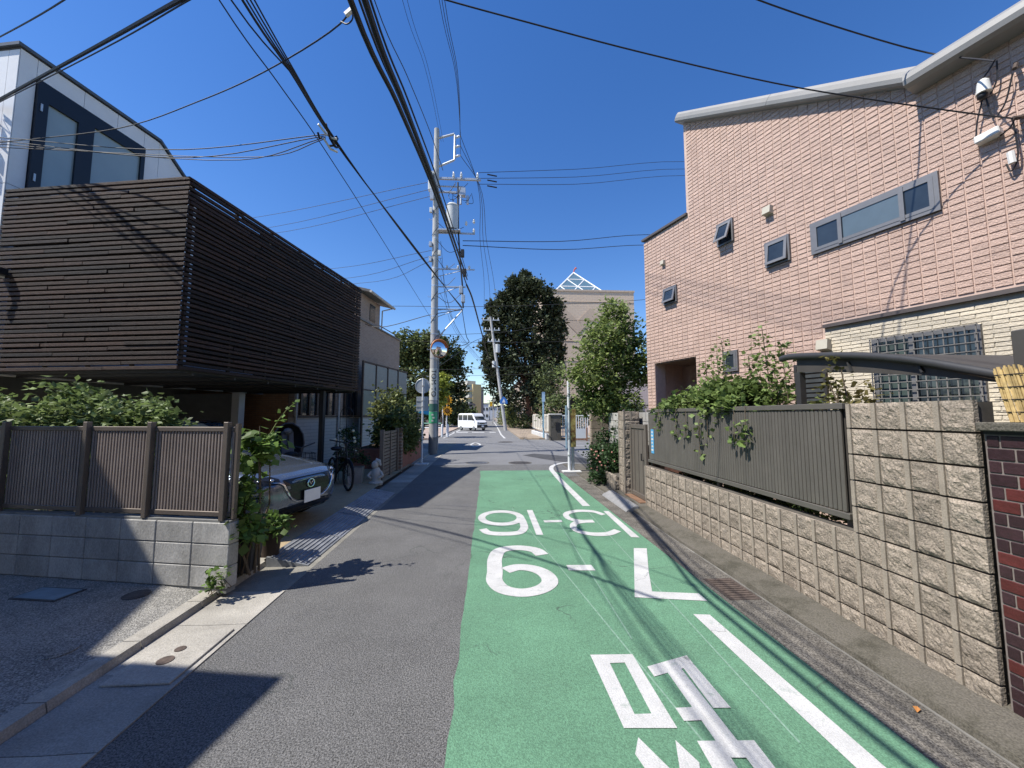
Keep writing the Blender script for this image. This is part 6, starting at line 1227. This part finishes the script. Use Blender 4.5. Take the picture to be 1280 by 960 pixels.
q = AY(614, 505, 70); yb_ = thing('yellow_sign', 'yellow hanging sign beside the far street', 'sign', (q[0], q[1], 0)); obj('panel', MB().box(q, (.45, .1, .8)), mat('sign_yellow', (.75, .45, .03), .5, .05), yb_); obj('pole', MB().cyl(q[:2]+vec(.25, 0), .05, 0, q[2]+.5, 8), steel, yb_)

# ================================================================== OVERHEAD WIRES
def wire(label, pts, r, group=None, name='overhead_cable', smooth_=6):
    mb = MB().tube(smooth_path(pts, smooth_) if len(pts) > 2 else smooth_path([pts[0], (np.array(pts[0])+np.array(pts[1]))/2-vec(0, 0, .012*np.linalg.norm(np.array(pts[1])-np.array(pts[0]))), pts[1]], smooth_), r, 6)
    return tag(obj(name, mb, wire_m, smooth=True), label, 'cable', group)
def back(p, q, Y=-14, rise=0.0):
    """carry the run p<-q on behind the camera"""
    d = (p-q); t = (Y-p[1])/d[1]; e = p+d*t; e[2] = p[2]+rise; return e
K1 = vec(PX+1.4, PY-.1, 7.55); K2 = vec(PX+1.2, PY-.1, 6.45)
def run(px_list, end, z0, rise=1.5):
    P = [G(px, py, z) for px, py, z in px_list]; P = P+[end]; b = back(P[0], P[1], -12, rise); b[0] = P[0][0]+(P[0][0]-P[-1][0])*.5; return [b]+P
wire('thick black cable bundle overhead, left of two, above the lane', run([(438, 0, 4.7), (497, 130, 4.8), (540, 232, 5.3)], K1, 5), .024)
wire('thick black cable bundle overhead, right of two, above the lane', run([(456, 0, 4.75), (505, 130, 4.85), (545, 235, 5.35)], K1+vec(.02, 0, .25), 5), .027)
for k in range(2): wire('thin cable lashed beside the thick bundles above the lane', run([(449+k*14, 0, 5.15+.1*k), (500+k*10, 125, 5.2+.1*k), (541+k*6, 225, 5.65)], K1+vec(.05*k, 0, .4), 5), .011, 'thin cables beside the bundles')
wire('single cable right of the thick bundles, meeting the pole high up', run([(468, 0, 11.6), (509, 95, 11.9), (538, 166, 12.5)], vec(PX+.25, PY, 13.0), 5), .014)
for k in range(2): wire('pair of faint thin wires running up to the pole top', run([(503+6*k, 0, 12.6), (530+4*k, 80, 12.8)], vec(PX+.15+.1*k, PY, 14.4), 5), .006, 'faint thin wires')
for k, h in enumerate(HV): wire('power line on porcelain insulators at the pole-top bracket', run([(549+3.4*k, 0, 13.5-.42*k), (569+1.5*k, 90, 13.7-.42*k)], h, 5, .5), .009, 'pole-top power lines')
J = G(412, 168, 5.3)
for k in range(4): wire('cable of the left-hand bundle over the gutter', run([(303+5*k, 0, 5.1+.04*k), (360+2*k, 85, 5.12+.02*k), (412, 168-1.5*k, 5.25), (520, 311+k, 5.5)], K2+vec(0, .0, .03*k), 5), .008 if k else .012, 'left-hand cable bundle')
wire('thin wire left of the left-hand bundle', run([(274, 0, 5.4), (345, 100, 5.45), (400, 178, 5.5)], vec(PX-.1, PY, 5.9), 5), .007)
wire('thin wire joining the left-hand bundle', run([(289, 0, 5.3), (375, 105, 5.3)], J, 5), .008)
sx = thing('cable_joint', 'tangle of cable joints on the left-hand bundle', 'cable joint', J-vec(0, 0, .2))
for i in range(8): a = J+vec(random.uniform(-.1, .1), random.uniform(-.15, .15), random.uniform(-.12, .06)); b = J+vec(random.uniform(-.12, .12), random.uniform(-.2, .2), random.uniform(-.14, .05)); obj('connector', MB().tube([a, (a+b)/2+vec(0, 0, -.05), b], .014, 6), black if i % 3 else white_plastic, sx)
HBK = QW-E2*.05-E1*.13+UP*6.45
for k, (px, py) in enumerate([(230, 187), (240, 197), (300, 200), (330, 196)]): wire('service wire from the cable joint to the white house', [J+vec(-.05, 0, -.02*k), G(px, py, 5.45+.15*k-.1), HBK-UP*.06*k], .006, 'service wires to the white house')
wire('service wire dipping from the bundle to the white house', [G(438, 14, 4.95), G(425, 30, 5.0), G(330, 90, 5.5), G(250, 126, 5.9), G(150, 160, 6.2), HBK-UP*.1], .007)
wire('thick cable crossing to the upper corner of the white house', [G(330, -55, 5.0), G(225, 0, 5.6), G(130, 53, 6.3), QW-E2*.3-E1*.08+UP*7.15], .022); wire('thin cable crossing beside the thick one to the white house', [G(330, -50, 5.0), G(240, -2, 5.5), G(150, 50, 6.1), QW-E2*.3-E1*.08+UP*7.1], .008)
wire('lone wire at the top left sky', [G(160, -60, 6.0), G(80, 0, 6.5), G(0, 46, 7.2), G(-80, 85, 8)], .009)
# right-hand service drops to the pink wall
wire('service wire crossing the sky to the pink wall', [G(540, -6, 6.2), G(558, 0, 6.1), G(660, 28, 6.0), G(800, 65, 5.85), G(1000, 110, 5.7), wp_(1215, 142, .3), wp_(1266, 148, .16)], .008)
wire('upper service wire crossing to the eaves of the pink house', [G(900, -20, 6.6), G(948, 0, 6.5), G(1060, 38, 6.3), G(1160, 66, 6.15), wp_(1243, 76, .5)], .009)
for k, (pl, prr) in enumerate([((597, 215), (880, 204)), ((600, 225.5), (880, 213)), ((598, 235.5), (880, 221))]):
    e = AY(*prr, 24.0); wire('level power line leaving the pole to the right', [vec(PX+1.9, PY, 12.95-.28*k), AY(720, (pl[1]+prr[1])/2+2, 19.8), e, e+vec(14, 5, .8)], .012, 'level lines right of the pole'); obj('splice_sleeve', MB().tube([vec(PX+2.3, PY+.1, 12.95-.28*k), vec(PX+2.75, PY+.2, 12.94-.28*k)], .03, 8), black, up_)
for k, (pl, prr) in enumerate([((578, 305.5), (830, 294)), ((580, 313), (830, 307))]):
    e = AY(*prr, 24.0); wire('thick low-voltage line leaving the pole to the right', [vec(PX+1.2, PY, 9.65-.22*k), AY(700, (pl[1]+prr[1])/2+2, 19.8), e, e+vec(14, 5, .8)], .018, 'low-voltage lines right of the pole')
for k, (a, b) in enumerate([((330, 270), (531, 228)), ((345, 283), (533, 237)), ((360, 289), (536, 245)), ((423, 335), (536, 313)), ((440, 347), (536, 320)), ((470, 352), (536, 326))]):
    e = AY(*a, 24.0); s_ = AY(*b, PY); wire('line leaving the pole to the left above the louvred roof', [s_+vec(.1, 0, 0), e, e+vec(-14, 6, 1.2)], .011, 'lines left of the pole')
wire('thick service cable from the pole to the brick house', [K2+vec(0, 0, -.05), AY(540, 393, PY), AY(474, 409, 17.5), nb(5.5, 6.3, -.8)], .016)
# onward spans to the leaning pole
FT = LPT
wire('heavy cable bundle running on from the pole down the far street', [K1, AY(590, 372, 20), AY(601, 412, 26), AY(612, 450, 34), LPB+(LPT-LPB)*.55], .045)
for k in range(3): wire('power line running on from the pole to the leaning pole', [HV[k], AY(597+k, 230, 18.5), AY(600+4*k, 300, 24), AY(605+6*k, 350, 31), LPB+(LPT-LPB)*.97+vec(-.8+.8*k, 0, .3)], .014, 'onward power lines')
for a, b, Y in [((560, 418), (640, 414), 30), ((610, 383), (800, 375), 26), ((540, 462), (640, 459), 40), ((540, 470), (700, 466), 36), ((620, 428), (800, 424), 33)]:
    p, q_ = AY(*a, Y), AY(*b, Y); d = (q_-p); wire('cable strung across the far side of the crossing', [p-d*.6-vec(0, 0, -.3), p, q_, q_+d*.4+vec(0, 0, .3)], .016, 'cables across the crossing')
wire('looped cable hanging below the pole arm', [K2, AY(583, 420, PY), AY(586, 428, PY+.5), AY(565, 436, PY+1.5), AY(545, 448, 20)], .016)
wire('slack cable rising to the right across the street', [AY(548, 458, 22), AY(575, 440, 24), AY(590, 428, 26), AY(610, 420, 30)], .016)
for k in range(4): wire('far thin wire between the distant poles', [LPB+(LPT-LPB)*(.9-.07*k), AY(620-1.5*k, 470+6*k, 75), AY(617, 497+3*k, 95)], .014, 'far thin wires')
for k in range(4): wire('thin wire fanning down behind the utility pole', [vec(PX+.2, PY, 9.6-.8*k), AY(562+6*k, 400+8*k, 26), AY(600+8*k, 455+6*k, 42)], .009, 'fanning thin wires')
# power-line coil fittings at the top of the bundle
cf_ = thing('cable_clip', 'white cable clamp where the service wire leaves the bundle', 'cable clamp', G(437, 14, 4.95)); obj('clamp', MB().bar(G(432, 19, 4.93), G(440, 12, 4.97), .03, .03), white_plastic, cf_); obj('pigtail', MB().tube(smooth_path([G(438, 2, 4.95), G(441, 22, 4.9), G(434, 30, 4.9), G(426, 27, 4.95)], 4), .006, 5), wire_m, cf_)
